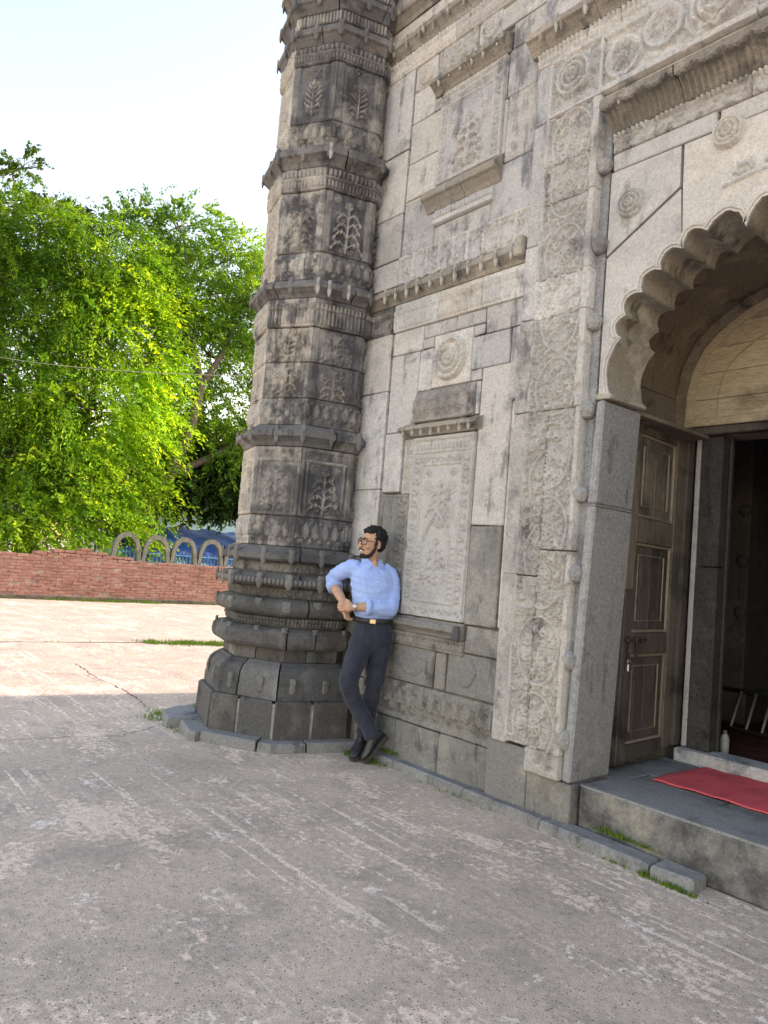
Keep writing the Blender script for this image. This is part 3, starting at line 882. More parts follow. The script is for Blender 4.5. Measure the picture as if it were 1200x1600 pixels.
for i in range(10):
    fn.seg((0.12, 0.15+i*0.04), (0.155, 0.15+i*0.04), 0.007, 0.007); fn.seg((0.475, 0.15+i*0.04), (0.51, 0.15+i*0.04), 0.007, 0.007)
wall_relief('niche_panel', fn, -4.20, 1.10, WY-0.012, S_panel, facade, 80)
fs = HF(0.29, 0.90, 0.007)
for i in range(10): curl(fs, 0.215, 0.05+i*0.09, 0.045, i*3.1, 0.013, 1 if i % 2 else -1, 0.2)
fs.rect(0, 0.13, 0, fs.h, 0.006); fs.frame(0.012, 0.012)
wall_relief('carved_strip', fs, -4.50, 1.10, WY-0.008, S_wall_lo, facade, 81)
fs = HF(0.115, 0.42, 0.007)
for i in range(5): flower(fs, 0.058, 0.05+i*0.085, 0.04, 0.012)
wall_relief('carved_strip', fs, -4.325, 2.01, WY-0.006, S_wall_mid, facade, 82)

def sill(name, x0, x1, prof, mat, parent=facade, y=WY):
    V = []; F = []; n = len(prof)
    nx = max(2, int((x1-x0)/0.06))
    for i in range(nx+1):
        x = x0+(x1-x0)*i/nx
        for (o, z) in prof: V.append((x, y-o+random.uniform(-.0022, .0022), z+random.uniform(-.0018, .0018)))
    for i in range(nx):
        for k in range(n-1): F.append([i*n+k, (i+1)*n+k, (i+1)*n+k+1, i*n+k+1])
    F.append(list(range(n))); F.append([nx*n+k for k in range(n)][::-1])
    return mk(name, V, F, mat, parent)
def moulding(x0, x1, z0, h, out, mat, name='cornice_stone', seams=(), parent=facade, y=WY):
    xs = [x0]+list(seams)+[x1]
    for a, b in zip(xs[:-1], xs[1:]):
        sill(name, a+0.002, b-0.002, [(-0.03, z0), (0.014, z0+h*0.01), (out*0.32, z0+h*0.16), (out*0.72, z0+h*0.36), (out*0.97, z0+h*0.42), (out, z0+h*0.46), (out, z0+h*0.62), (out*0.82, z0+h*0.68), (out*0.74, z0+h*0.78), (out*0.40, z0+h*0.86), (0.01, z0+h), (-0.03, z0+h)], mat, parent, y)
fr = HF(0.80, 0.10, 0.007); flutes(fr, 0.03, 0.010, 0.012, 0.07)
wall_relief('sill_frieze', fr, -4.345, 0.873, WY-0.012, S_wall_lo, facade, 83)
moulding(-4.575, -3.545, 0.975, 0.115, 0.06, S_wall_lo, 'niche_sill')
block('sill_end', -3.60, -3.54, WY-0.085, WY-0.0, 0.97, 1.075, S_wall_lo, facade, 0.012)
moulding(-4.345, -3.515, 2.445, 0.10, 0.085, S_cornice_w, 'niche_hood')
def hang(x0, x1, n, z, y, me, parent, name='drip_bracket'):
    for i in range(n):
        o = bpy.data.objects.new(name, me); COL.objects.link(o)
        o.location = (x0+(x1-x0)*(i+0.5)/n+random.uniform(-.008, .008), y, z+random.uniform(-.006, .006)); o.rotation_euler = (0, 0, math.pi)
        o.scale = (random.uniform(.8, 1.2), random.uniform(.8, 1.1), random.uniform(.75, 1.2)); adopt(o, parent)
drip = bm_with(S_bracket, 0.03, 0.10, 0.025, 0.25); drip_s = bm_with(S_bracket, 0.022, 0.06, 0.02, 0.2)
drip_d = bm_with(S_cornice_w, 0.03, 0.10, 0.025, 0.25)
hang(-4.33, -3.53, 8, 2.475, WY-0.075, drip_s, facade)
fd = HF(0.63, 0.245, 0.007); petal_band(fd, 0.10, 0.010, 0.03, 0.2); fd.rect(0, 0.63, 0, 0.012, 0.012)
fd.Z[:, :] += 0.012*np.clip(1-(fd.v[:, None]-0.2)/0.045, 0, 1)
wall_relief('tomb_slab', fd, -4.235, 2.552, WY-0.004, stone('stone_slab', (0.30, 0.285, 0.265), (0.20, 0.195, 0.19), (0.09, 0.09, 0.095), 0.6, 0.35, (0.3, 0.29, 0.27)), facade, 84)
# big rosette block
fr = HF(0.40, 0.40, 0.006); rosette(fr, 0.19, 0.20, 0.165, 0.032)
wall_relief('rosette_block', fr, -4.08, 2.81, WY-0.003, S_wall_mid, facade, 85)
# plain blocks of the middle zone
for x0, x1, z0, z1, mt in ((-4.575, -4.21, 3.13, 3.325, S_wall_mid), (-4.575, -4.24, 2.50, 3.13, S_wall_mid), (-4.24, -4.085, 2.80, 3.13, S_wall_mid),
        (-4.575, -4.355, 2.02, 2.50, S_wall_mid), (-4.575, -4.505, 1.10, 2.02, S_wall_lo),
        (-4.21, -4.085, 3.13, 3.215, S_wall_hi), (-3.675, -3.56, 3.13, 3.215, S_wall_hi), (-3.604, -3.562, 2.552, 2.80, S_wall_mid), (-3.568, -3.56, 1.1, 2.44, S_wall_mid), (-4.24, -4.21, 3.13, 3.2, S_wall_mid), (-4.36, -4.24, 2.44, 2.5, S_wall_mid), (-4.21, -3.86, 3.215, 3.325, S_wall_hi), (-3.86, -3.56, 3.215, 3.325, S_wall_hi), (-3.56, -3.20, 3.13, 3.325, S_wall_hi),
        (-3.675, -3.31, 2.885, 3.13, S_wall_hi), (-3.675, -3.56, 2.80, 2.885, S_wall_hi), (-3.31, -3.20, 2.62, 3.13, S_wall_hi), (-3.56, -3.265, 1.77, 2.885, S_wall_mid),
        (-3.265, -3.20, 1.10, 2.62, S_wall_mid), (-3.56, -3.265, 1.09, 1.77, S_wall_lo)):
    wb(x0, x1, z0, z1, mt, 0.004)
# fluted frieze, cornice and carved band across the wall
for i, (a, b) in enumerate(((-5.0, -4.58), (-4.58, -4.05), (-4.05, -3.60), (-3.60, -3.20))):
    f = HF(b-a-0.004, 0.225, 0.0075); d_flute(f)
    wall_relief('fluted_frieze', f, a+0.002, 3.33, WY-0.014, S_wall_mid if i else S_tower_dark, facade, 86+i)
moulding(-5.0, -3.205, 3.562, 0.16, 0.085, S_cornice_w, 'drip_cornice', (-4.2, -3.75))
block('cornice_end', -3.27, -3.205, WY-0.10, WY, 3.58, 3.72, S_cornice_w, facade, 0.01)
hang(-4.72, -3.24, 11, 3.635, WY-0.078, drip, facade)
for i, (a, b) in enumerate(((-4.58, -4.27), (-4.27, -3.66), (-3.66, -3.18))):
    f = HF(b-a-0.005, 0.228, 0.0075); f.rect(0, f.w, f.h-0.014, f.h, 0.012)
    scatter_curls(f, 0.0, f.w, 0.0, f.h-0.03, 0.04, 0.013, 90+i)
    for j in range(int(f.w/0.15)+1): f.rect(0.02+j*0.15, 0.03+j*0.15, 0, f.h, 0.011)
    wall_relief('carved_band', f, a+0.002, 3.727, WY-0.006, S_wall_hi, facade, 90+i)
wb(-5.0, -4.583, 3.727, 3.957, S_wall_mid, 0.012)
# upper wall
for x0, x1, z0, z1, mt in ((-4.575, -4.20, 3.96, 4.40, S_wall_hi), (-4.575, -4.21, 4.43, 4.75, S_wall_mid), (-4.575, -4.29, 4.40, 4.428, S_wall_mid), (-4.30, -4.207, 5.10, 5.205, S_wall_hi), (-3.545, -3.505, 4.44, 4.86, S_wall_hi), (-3.545, -3.53, 4.86, 5.2, S_wall_hi), (-4.575, -4.21, 4.75, 5.10, S_wall_mid), (-4.575, -4.30, 5.10, 5.38, S_wall_mid),
        (-4.20, -3.60, 3.96, 4.11, S_wall_hi), (-3.60, -3.16, 3.96, 4.36, S_wall_hi), (-3.505, -3.15, 4.36, 4.86, S_wall_hi), (-3.53, -3.13, 4.86, 5.22, S_wall_hi), (-3.50, -3.13, 5.22, 5.42, S_wall_hi),
        (-4.575, -4.30, 5.38, 5.595, S_wall_mid), (-3.86, -3.13, 5.42, 5.595, S_wall_hi)):
    wb(x0, x1, z0, z1, mt, 0.002)
fu = HF(0.66, 0.70, 0.0065); fu.frame(0.014, 0.010)
fu.rect(0.09, 0.096, 0.02, 0.62, 0.009); fu.rect(0.56, 0.566, 0.02, 0.62, 0.009); fu.rect(0.02, 0.64, 0.62, 0.627, 0.009)
for s_ in (0.05, 0.61):
    for i in range(8): curl(fu, s_, 0.06+i*0.078, 0.033, i*3.1, 0.010, 1 if i % 2 else -1)
tree_motif(fu, 0.33, 0.06, 0.28, 0.40, 0.022, 12, 4)
flower(fu, 0.17, 0.50, 0.05, 0.012, 8); flower(fu, 0.48, 0.50, 0.05, 0.012, 8); flower(fu, 0.17, 0.38, 0.04, 0.011); flower(fu, 0.49, 0.38, 0.04, 0.011)
for i in range(9): curl(fu, 0.045+i*0.07, 0.665, 0.026, i*3.1, 0.010, 1 if i % 2 else -1)
wall_relief('upper_niche_panel', fu, -4.205, 4.44, WY-0.008, S_wall_hi, facade, 95)
ff = HF(0.62, 0.115, 0.007); flutes(ff, 0.03, 0.012, 0.045, 0.10, False); ff.rect(0, ff.w, 0, 0.03, 0.012)
wall_relief('sill_frieze', ff, -4.195, 4.115, WY-0.014, S_wall_hi, facade, 96)
moulding(-4.285, -3.51, 4.232, 0.20, 0.095, S_cornice_w, 'upper_sill', (-3.86,))
ff = HF(0.655, 0.06, 0.007); flutes(ff, 0.03, 0.010, 0.005, 0.055, False)
wall_relief('hood_frieze', ff, -4.195, 5.142, WY-0.012, S_wall_hi, facade, 97)
moulding(-4.29, -3.505, 5.205, 0.155, 0.10, S_cornice_w, 'upper_hood', (-3.9,))
hang(-4.26, -3.53, 6, 5.30, WY-0.08, drip, facade)
fp = HF(0.42, 0.225, 0.007); fp.rect(0, 0.42, 0, 0.012, 0.010); tree_motif(fp, 0.21, 0.0, 0.2, 0.19, 0.016, 13, 3); scatter_curls(fp, 0.01, 0.41, 0.02, 0.2, 0.03, 0.011, 98)
wall_relief('crest_panel', fp, -4.29, 5.368, WY-0.004, S_wall_hi, facade, 98)
for x, z in ((-4.42, 5.47), (-3.72, 5.50)):
    f = HF(0.2, 0.2, 0.007); rosette(f, 0.1, 0.1, 0.082, 0.018)
    wall_relief('small_rosette', f, x-0.1, z-0.1, WY-0.007, S_wall_hi, facade, int(-x*100))
for i, (a, b) in enumerate(((-5.0, -4.1), (-4.1, -3.5), (-3.5, -2.6), (-2.6, -1.6))):
    f = HF(b-a-0.004, 0.165, 0.009); d_flute2(f)
    wall_relief('fluted_frieze', f, a+0.002, 5.602, WY-0.014, S_wall_hi if i else S_wall_mid, facade, 100+i)
moulding(-5.0, -0.2, 5.77, 0.18, 0.08, S_cornice_w, 'drip_cornice', (-4.3, -3.4, -2.4, -1.3))
hang(-4.75, -2.2, 15, 5.85, WY-0.072, drip_d, facade); hang(-4.6, -3.4, 4, 5.86, WY-0.075, drip, facade)
for i, (a, b) in enumerate(((-5.0, -4.0), (-4.0, -3.0), (-3.0, -1.9), (-1.9, -0.2))): wb(a, b, 5.953, 6.07, S_wall_mid, 0.01)
moulding(-5.0, -0.2, 6.075, 0.18, 0.085, S_cornice_w, 'drip_cornice', (-4.1, -3.1, -2.0))
for r_ in range(2):
    x = -5.0
    while x < 3.3:
        x1 = min(3.4, x+random.uniform(0.6, 1.1)); wb(x, x1, 6.26+r_*0.45, 6.26+(r_+1)*0.45, S_wall_hi); x = x1
# the facing goes on to the right of the doorway
for r_ in range(14):
    x = 0.21
    while x < 3.35:
        x1 = min(3.4, x+random.uniform(0.5, 0.9)); wb(x, x1, r_*0.44, min(5.77 if r_ == 13 else 99, (r_+1)*0.44), S_wall_mid if r_ > 4 else S_wall_lo); x = x1
# ---------------------------------------------------------------- portal
PY = 3.63; XC = -1.5
portal = thing('stone_portal', 'tall carved stone door surround with cusped arch and vine scroll border', 'doorway', (XC, 4.3, 0.0))
MIRROR = []
def keep(o): MIRROR.append(o); return o
def pb(x0, x1, y0, y1, z0, z1, mat, name='portal_block', b=0.006, jit=0.003):
    return block(name, x0+0.002, x1-0.002, y0, y1, z0+0.002, z1-0.002, mat, portal, b, jit)
keep(pb(-2.758, -2.60, 3.70, 4.06, 0.0, 3.97, S_mortar_dk, 'portal_core'))
# plinth and plain margin
keep(pb(-3.225, -2.90, 3.648, 3.80, 0.0, 0.41, S_wall_lo, 'plinth_stone')); keep(pb(-2.90, -2.575, 3.652, 3.80, 0.0, 0.285, S_wall_lo, 'plinth_stone'))
for z0, z1, mt in ((0.41, 1.46, S_portal), (1.46, 2.50, S_portal), (2.50, 3.12, S_portal), (3.12, 3.62, S_wall_hi), (3.62, 4.46, S_wall_hi), (4.46, 4.865, S_wall_hi)):
    keep(pb(-3.19, -3.068, PY+0.004, 3.80, z0, z1, mt, 'margin_stone'))

def medallion(f, cx, cy, R_, h):
    f.ring(cx, cy, R_, 0.017, h); f.ring(cx, cy, R_*0.82, 0.009, h*0.7)
def strip_design(f, ox, H, seed):
    """dense vine scroll: soft oval medallions, flowers, curling leaf sprays between them; ox shifts the 0.41 m wide design"""
    n = int(H/0.46)+2; cx = 0.205-ox; rnd = random.Random(seed)
    for i in range(n):
        cy = 0.46*i+0.12
        oval = [(cx+0.150*math.cos(a)*(1+0.03*math.sin(5*a)), cy+0.205*math.sin(a)) for a in np.linspace(0, 2*math.pi, 40)]
        f.line(oval, 0.0085, 0.013)
        flower(f, cx, cy, 0.055, 0.014, 7)
        for k in range(8):
            a = k*math.pi/4+0.35*(i % 2); px_, py_ = cx+0.092*math.cos(a), cy+0.125*math.sin(a)
            curl(f, px_, py_, 0.030*rnd.uniform(.9, 1.1), a+2, 0.013, 1 if k % 2 else -1, 0.22, False)
            for d_ in (-0.7, 0.0, 0.7): leaf(f, px_, py_, 0.048, 0.021, a+d_+1.2*(k % 2), 0.0125)
        for sx in (-1, 1):
            for k in range(7):
                a = -1.2+k*0.4; px_, py_ = cx+sx*(0.155*math.cos(a)+0.012), cy+0.21*math.sin(a)
                leaf(f, px_, py_, 0.050, 0.023, (a+0.7 if sx > 0 else math.pi-a-0.7), 0.012)
            curl(f, cx+sx*0.165, cy+0.23, 0.034, i+sx, 0.013, sx); curl(f, cx+sx*0.075, cy+0.23, 0.028, i-sx, 0.013, -sx)
        flower(f, cx, cy+0.23, 0.03, 0.013, 6)
    base = f.Z.copy(); f.Z[:] = 0
    scatter_curls(f, 0.0, f.w, 0.0, f.h, 0.028, 0.010, seed)
    f.Z = np.where(base > 0.002, base, f.Z)
for a, b, z0, z1 in ((0.0, 0.155, 0.43, 1.455), (0.0, 0.155, 1.462, 2.495), (0.163, 0.41, 0.43, 1.62), (0.163, 0.41, 1.628, 2.495)):
    f = HF(b-a, z1-z0, 0.0062)
    strip_design(f, a, f.h, int(a*1000+z0*10)); f.Z *= 1.0
    if a == 0.0: f.rect(0, 0.012, 0, f.h, 0.016)
    else: f.rect(f.w-0.03, f.w, 0, f.h, 0.016)
    keep(wall_relief('carved_slab', f, -3.066+a, z0, PY+0.012, S_portal, portal, int(z0*100+a*100), 0.08))
f = HF(0.247, 0.137); f.Z += 0.012
keep(wall_relief('carved_slab_foot', f, -3.066+0.163, 0.29, PY+0.012, S_portal, portal, 5, 0.08))
for i, (z0, z1, mt) in enumerate(((2.502, 3.10, S_portal), (3.106, 3.36, S_wall_mid), (3.365, 3.86, S_wall_hi), (3.866, 4.12, S_wall_hi), (4.126, 4.455, S_wall_hi))):
    f = HF(0.408, z1-z0, 0.0065)
    strip_design(f, 0.0, f.h, 300+i)
    f.rect(0, 0.012, 0, f.h, 0.016); f.rect(f.w-0.045, f.w, 0, f.h, 0.016)
    keep(wall_relief('carved_slab', f, -3.066, z0, PY+0.012, mt, portal, 310+i, 0.08))
f = HF(0.408, 0.40, 0.0065); rosette(f, 0.195, 0.215, 0.135, 0.04); scatter_curls(f, 0.02, 0.39, 0.02, 0.38, 0.032, 0.012, 320); f.frame(0.014, 0.016)
keep(wall_relief('rosette_corner', f, -3.066, 4.46, PY+0.012, S_wall_hi, portal, 321, 0.08))
# colonnette with knobs in the groove
keep(pb(-2.690, -2.60, 3.688, 3.80, 0.285, 4.45, S_granite, 'groove_stone'))
knobV = []; 
def lathe(prof, n=8, c=(0, 0, 0)):
    V = []; F = []
    for (r, z) in prof:
        for k in range(n):
            a = 2*math.pi*(k+0.5)/n; V.append((c[0]+r*math.cos(a), c[1]+r*math.sin(a), c[2]+z))
    for i in range(len(prof)-1):
        for k in range(n):
            j = (k+1) % n; F.append([i*n+k, i*n+j, (i+1)*n+j, (i+1)*n+k])
    F.append(list(range(n))[::-1]); F.append([(len(prof)-1)*n+k for k in range(n)])
    return V, F
V, F = lathe([(0.022, -0.06), (0.036, -0.05), (0.05, -0.018), (0.052, 0.018), (0.036, 0.034), (0.018, 0.05)], 8)
kme = mesh(V, F, False, 'knob'); kme.materials.append(S_granite)
for z in (0.53, 0.99, 1.50, 1.97, 2.48, 3.02, 3.50, 4.0):
    o = bpy.data.objects.new('knob', kme); COL.objects.link(o); o.location = (-2.655+0.0093*(z-0.42), 3.663, z); o.scale = (1, 1, random.uniform(.85, 1.1)); adopt(o, portal); keep(o)
# jamb of speckled granite and its plain front edge
def leaning(o, k=0.034, z0=0.29):
    """the old jamb leans out a little towards its foot"""
    for v in o.data.vertices: v.co.x += (v.co.z-z0)*k
    return o
keep(leaning(pb(-2.655, -2.590, 3.655, 4.055, 0.285, 1.898, S_granite, 'jamb_stone', 0.012))); keep(leaning(pb(-2.655, -2.590, 3.655, 4.055, 1.906, 2.525, S_granite, 'jamb_stone', 0.012)))
keep(leaning(pb(-2.650, -2.595, 3.668, 4.04, 1.896, 1.908, S_mortar, 'joint_mortar', 0.001, 0)))
# recess behind the jamb
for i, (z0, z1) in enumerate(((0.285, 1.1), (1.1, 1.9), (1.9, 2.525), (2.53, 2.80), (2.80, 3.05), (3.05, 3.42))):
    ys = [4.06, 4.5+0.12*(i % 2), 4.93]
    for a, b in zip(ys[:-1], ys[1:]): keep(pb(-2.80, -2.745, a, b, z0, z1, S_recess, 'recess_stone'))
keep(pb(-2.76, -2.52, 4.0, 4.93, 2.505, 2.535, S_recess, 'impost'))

# cusped arch
tipsL = [(-2.500, 2.545), (-2.455, 2.895), (-2.435, 3.025), (-2.335, 3.14), (-2.225, 3.245), (-2.10, 3.335), (-1.965, 3.395), (-1.755, 3.355)]
tips = tipsL+[(-1.5, 3.40)]+[(2*XC-x, z) for x, z in tipsL[::-1]]
def lobe_path(tips):
    out = []; cut = []
    for i, (p, q) in enumerate(zip(tips[:-1], tips[1:])):
        cut.append(len(out))
        d = Vector((q[0]-p[0], q[1]-p[1])); L = d.length; nrm = Vector((-d.y, d.x))/L
        mid_ = Vector(((p[0]+q[0])/2, (p[1]+q[1])/2))
        if (mid_-Vector((XC, 2.4))).dot(nrm) < 0: nrm = -nrm
        flat = 0.20 if i in (0, len(tips)-2) else 0.50
        if i in (6, 7, 8, 9): flat = 0.52
        for k in range(8):
            t = k/8; bl = math.sin(math.pi*t)**0.7*L*flat*0.85*random.uniform(0.93, 1.07)
            out.append((p[0]+d.x*t+nrm.x*bl, p[1]+d.y*t+nrm.y*bl))
    cut.append(len(out)); out.append(tips[-1]); return out, cut
path, cut = lobe_path(tips)
SY = 3.69
iB = cut[5]; iB2 = cut[len(tips)-6]
def yface(pts, y): return [(x, y, z) for x, z in pts]
def spandrel(name, pts, mat, y=SY, d=0.36):
    V, F = extrude_poly(yface(pts, y), (0, d, 0)); o = mk(name, V, F, mat, portal); return o
xl = -2.586; xr = 2*XC-xl
g = 0.006
S1 = path[:iB+1]+[(-2.128, 3.685), (xl, 3.405), (xl, 2.54)]
spandrel('arch_stone', [(x-(g if i == iB else 0), z) for i, (x, z) in enumerate(S1)], S_spandrel)
spandrel('arch_stone', [(xl, 3.422), (-2.133, 3.702), (-2.138, 3.942), (xl, 3.942)], S_spandrel, SY-0.004)
S3 = path[iB:iB2+1]+[(2*XC+2.128-0.0, 3.70), (2*XC+2.12, 3.942), (-2.12, 3.942), (-2.116, 3.70)]
spandrel('arch_stone', S3, S_spandrel, SY-0.001)
S4 = path[iB2:]+[(xr, 2.54), (xr, 3.405), (2*XC+2.128, 3.685)]
spandrel('arch_stone', [(x+(g if i == 0 else 0), z) for i, (x, z) in enumerate(S4)], S_spandrel)
spandrel('arch_stone', [(xr, 3.942), (2*XC+2.138, 3.942), (2*XC+2.133, 3.702), (xr, 3.422)], S_spandrel, SY-0.004)
# soffit lining, dirt and warm ground bounce in its brown; raised arch rim
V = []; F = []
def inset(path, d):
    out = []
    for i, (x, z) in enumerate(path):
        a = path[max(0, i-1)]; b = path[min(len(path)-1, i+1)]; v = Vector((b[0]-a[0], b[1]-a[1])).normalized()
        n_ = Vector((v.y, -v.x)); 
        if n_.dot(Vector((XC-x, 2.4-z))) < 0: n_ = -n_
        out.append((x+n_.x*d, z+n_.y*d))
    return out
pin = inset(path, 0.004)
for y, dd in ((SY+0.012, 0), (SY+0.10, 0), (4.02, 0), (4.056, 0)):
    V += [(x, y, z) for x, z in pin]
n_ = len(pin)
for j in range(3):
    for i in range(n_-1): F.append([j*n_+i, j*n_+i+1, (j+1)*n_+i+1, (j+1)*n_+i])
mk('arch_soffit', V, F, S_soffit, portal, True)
V, F = tube([(x, SY-0.002, z) for x, z in inset(path, -0.022)], 0.009, 6); mk('arch_rim', V, F, S_spandrel, portal, True)
# cusp footing
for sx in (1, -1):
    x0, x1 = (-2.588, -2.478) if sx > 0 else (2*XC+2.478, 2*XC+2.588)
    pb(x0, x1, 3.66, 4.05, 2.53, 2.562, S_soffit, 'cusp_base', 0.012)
# bosses on the spandrel
for x, z, rr, sd in ((-2.435, 3.70, 0.088, 1), (-1.865, 3.905, 0.088, 2), (2*XC+2.435, 3.70, 0.088, 3), (2*XC+1.865, 3.905, 0.088, 4)):   # bosses let into the slab
    f = HF(2*rr+0.01, 2*rr+0.01, 0.006); rosette(f, rr+0.005, rr+0.005, rr, 0.035)
    me = None
    keepz = f.Z > 1e-5
    o = wall_relief('spandrel_rosette', f, x-rr-0.005, z-rr-0.005, SY+0.003 if z < 3.8 else SY+0.003, S_spandrel, portal, 330+sd, 0.004)
f = HF(0.46, 0.20, 0.007); curl(f, 0.1, 0.1, 0.05, 0, 0.018); curl(f, 0.3, 0.12, 0.05, 2, 0.018, -1); f.line([(0.0, 0.05), (0.2, 0.08), (0.44, 0.06)], 0.012, 0.014); leaf(f, 0.2, 0.1, 0.1, 0.04, 0.6, 0.016)
wall_relief('spandrel_carving', f, -1.88, 3.56, SY+0.003, S_spandrel, portal, 340, 0.002)
# slabs, frieze and fluted hood above the arch
pb(-2.578, -1.93, SY-0.012, 3.80, 3.945, 4.055, S_spandrel, 'lintel_slab'); pb(-1.92, -1.0, SY-0.004, 3.80, 3.945, 4.055, S_wall_hi, 'lintel_slab'); pb(-0.99, -0.42, SY-0.012, 3.80, 3.945, 4.055, S_spandrel, 'lintel_slab')
for i, (a, b) in enumerate(((-2.578, -2.30), (-2.30, -1.75), (-1.75, -1.1), (-1.1, -0.42))):
    f = HF(b-a-0.005, 0.115, 0.007); scatter_curls(f, 0, f.w, 0, 0.085, 0.026, 0.013, 350+i)
    n2 = int(f.w/0.03)
    for j in range(n2): f.ell(0.015+j*0.03, 0.10, 0.013, 0.017, 0, 0.022, 1.3)
    wall_relief('hood_frieze', f, a+0.002, 4.06, SY-0.012, S_wall_hi, portal, 350+i)
# fluted drooping hood: overlapping leaf fringe
M_hood = stone('stone_hood', (0.30, 0.28, 0.245), (0.19, 0.175, 0.155), (0.09, 0.088, 0.085), 0.55, 0.4, lime=0.2)
for i, (a, b) in enumerate(((-2.60, -2.13), (-2.12, -1.5), (-1.49, -0.87), (-0.86, -0.40))):
    nx = int((b-a)/0.009); V = []; F = []
    prof = [(0.0, 4.178), (0.018, 4.19), (0.035, 4.22), (0.06, 4.255), (0.10, 4.285), (0.145, 4.302), (0.158, 4.315), (0.158, 4.338), (0.13, 4.352), (0.10, 4.375), (0.05, 4.398), (-0.03, 4.41)]
    for j in range(nx+1):
        x = a+(b-a)*j/nx
        fl = 0.010*math.sin(x*2*math.pi/0.036); scal = 0.030*abs(math.sin(x*math.pi/0.155))
        for k, (o, z) in enumerate(prof):
            w_ = 1.0 if 1 <= k <= 5 else 0.0
            V.append((x, SY-o-fl*w_, z-(scal if k in (5, 6) else 0)))
    n_ = len(prof)
    for j in range(nx):
        for k in range(n_-1): F.append([j*n_+k, (j+1)*n_+k, (j+1)*n_+k+1, j*n_+k+1])
    F.append(list(range(n_))); F.append([nx*n_+k for k in range(n_)][::-1])
    mk('fluted_hood', V, F, M_hood, portal, False)
hang(-2.58, -0.42, 10, 4.315, SY-0.135, drip_s, portal, 'hood_drop')
pb(-2.66, -0.34, SY-0.03, 3.80, 4.412, 4.458, S_wall_hi, 'plain_band')
# scroll frieze with large rosettes
for i, (a, b) in enumerate(((-2.655, -1.72), (-1.715, -1.1), (-1.095, -0.345))):
    f = HF(b-a, 0.395, 0.007)
    f.rect(0, f.w, 0, 0.03, 0.016); f.rect(0, f.w, 0.355, 0.395, 0.016)
    for j in range(int(f.w/0.26)+1):
        cx = 0.14+j*0.26; cy = 0.20+(0.03 if j % 2 else -0.03)
        medallion(f, cx, cy, 0.115, 0.017); flower(f, cx, cy, 0.045, 0.016, 8)
        for k in range(5): a_ = k*1.256+j; curl(f, cx+0.078*math.cos(a_), cy+0.078*math.sin(a_), 0.026, a_, 0.014, 1 if k % 2 else -1)
    if i < 2: rosette(f, (0.715 if i == 0 else 0.31), 0.19, 0.145, 0.05)
    scatter_curls(f, 0.0, f.w, 0.03, 0.355, 0.028, 0.010, 360+i)
    wall_relief('scroll_frieze', f, a, 4.462, PY+0.012, S_wall_hi, portal, 360+i, 0.08)
for i, (a, b) in enumerate(((-3.19, -2.55), (-2.55, -1.9), (-1.9, -1.1), (-1.1, 0.19))):
    f = HF(b-a-0.004, 0.10, 0.008); flutes(f, 0.034, 0.012, 0.01, 0.065)
    wall_relief('fluted_frieze', f, a+0.002, 4.868, PY+0.004, S_wall_mid, portal, 370+i, 0.08)
moulding(-3.245, 0.245, 4.97, 0.19, 0.10, S_cornice_w, 'portal_cornice', (-2.7, -2.0, -1.2, -0.4), portal, PY+0.01)
hang(-3.2, -1.0, 13, 5.05, PY-0.075, drip_d, portal); hang(-3.1, -2.2, 4, 5.065, PY-0.08, drip, portal)
for a, b in ((-3.19, -2.4), (-2.4, -1.5), (-1.5, -0.6), (-0.6, 0.2)):
    pb(a, b, WY-0.03, 3.80, 5.165, 5.60, S_wall_hi)

# vault and wooden tympanum
curve = [(-2.742, 2.60), (-2.735, 2.85), (-2.70, 3.02), (-2.62, 3.18), (-2.50, 3.30), (-2.33, 3.41), (-2.10, 3.50), (-1.85, 3.57), (-1.62, 3.63), (-1.5, 3.68)]
curve = curve+[(2*XC-x, z) for x, z in curve[-2::-1]]
ci = inset(curve, -0.03)
V = []; F = []
for y in (4.05, 4.5, 4.97): V += [(x, y, z) for x, z in ci]
n_ = len(ci)
for j in range(2):
    for i in range(n_-1): F.append([j*n_+i, j*n_+i+1, (j+1)*n_+i+1, (j+1)*n_+i])
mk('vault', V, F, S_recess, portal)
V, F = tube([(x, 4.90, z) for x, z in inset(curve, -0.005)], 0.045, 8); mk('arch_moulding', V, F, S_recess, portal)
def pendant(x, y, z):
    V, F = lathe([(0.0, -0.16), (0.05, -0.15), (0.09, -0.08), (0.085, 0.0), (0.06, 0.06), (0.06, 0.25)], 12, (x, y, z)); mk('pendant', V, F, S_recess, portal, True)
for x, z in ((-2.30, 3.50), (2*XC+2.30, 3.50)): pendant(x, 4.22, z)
for o in list(MIRROR):
    c = o.copy(); COL.objects.link(c)
    c.scale = (-o.scale[0], o.scale[1], o.scale[2]); c.location = (2*XC-o.location[0], o.location[1], o.location[2])

def wood(name, c1, c2, dark, damt=0.4, along='z'):
    t = NT(name)
    sc = (9, 9, 0.9) if along == 'z' else (0.9, 9, 9)
    g1 = t.noise(t.pos(sc), 6, 6, 0.65, 0.8); g2 = t.noise(t.pos(sc), 26, 4, 0.7)
    p = t.pos()
    c = t.mix(t.ramp(g1, 0.35, 0.68), c1, c2)
    n1 = t.noise(p, 2.3, 6, 0.65, 0.3)
    c = t.mix(t.ramp(n1, 0.66-0.35*damt, 0.86-0.35*damt, 0, 0.85), c, dark)
    c = t.mix(1.0, c, t.grey(t.ramp(g2, 0.3, 0.7, 0.7, 1.25)), 'MULTIPLY')
    oi = t.n('ShaderNodeObjectInfo').outputs['Random']
    c = t.mix(1.0, c, t.grey(t.math('ADD', 0.85, t.math('MULTIPLY', oi, 0.3))), 'MULTIPLY')
    return t.bsdf(c, 0.62, t.bump(t.math('ADD', g1, g2), 0.5, 0.004), 0.35)
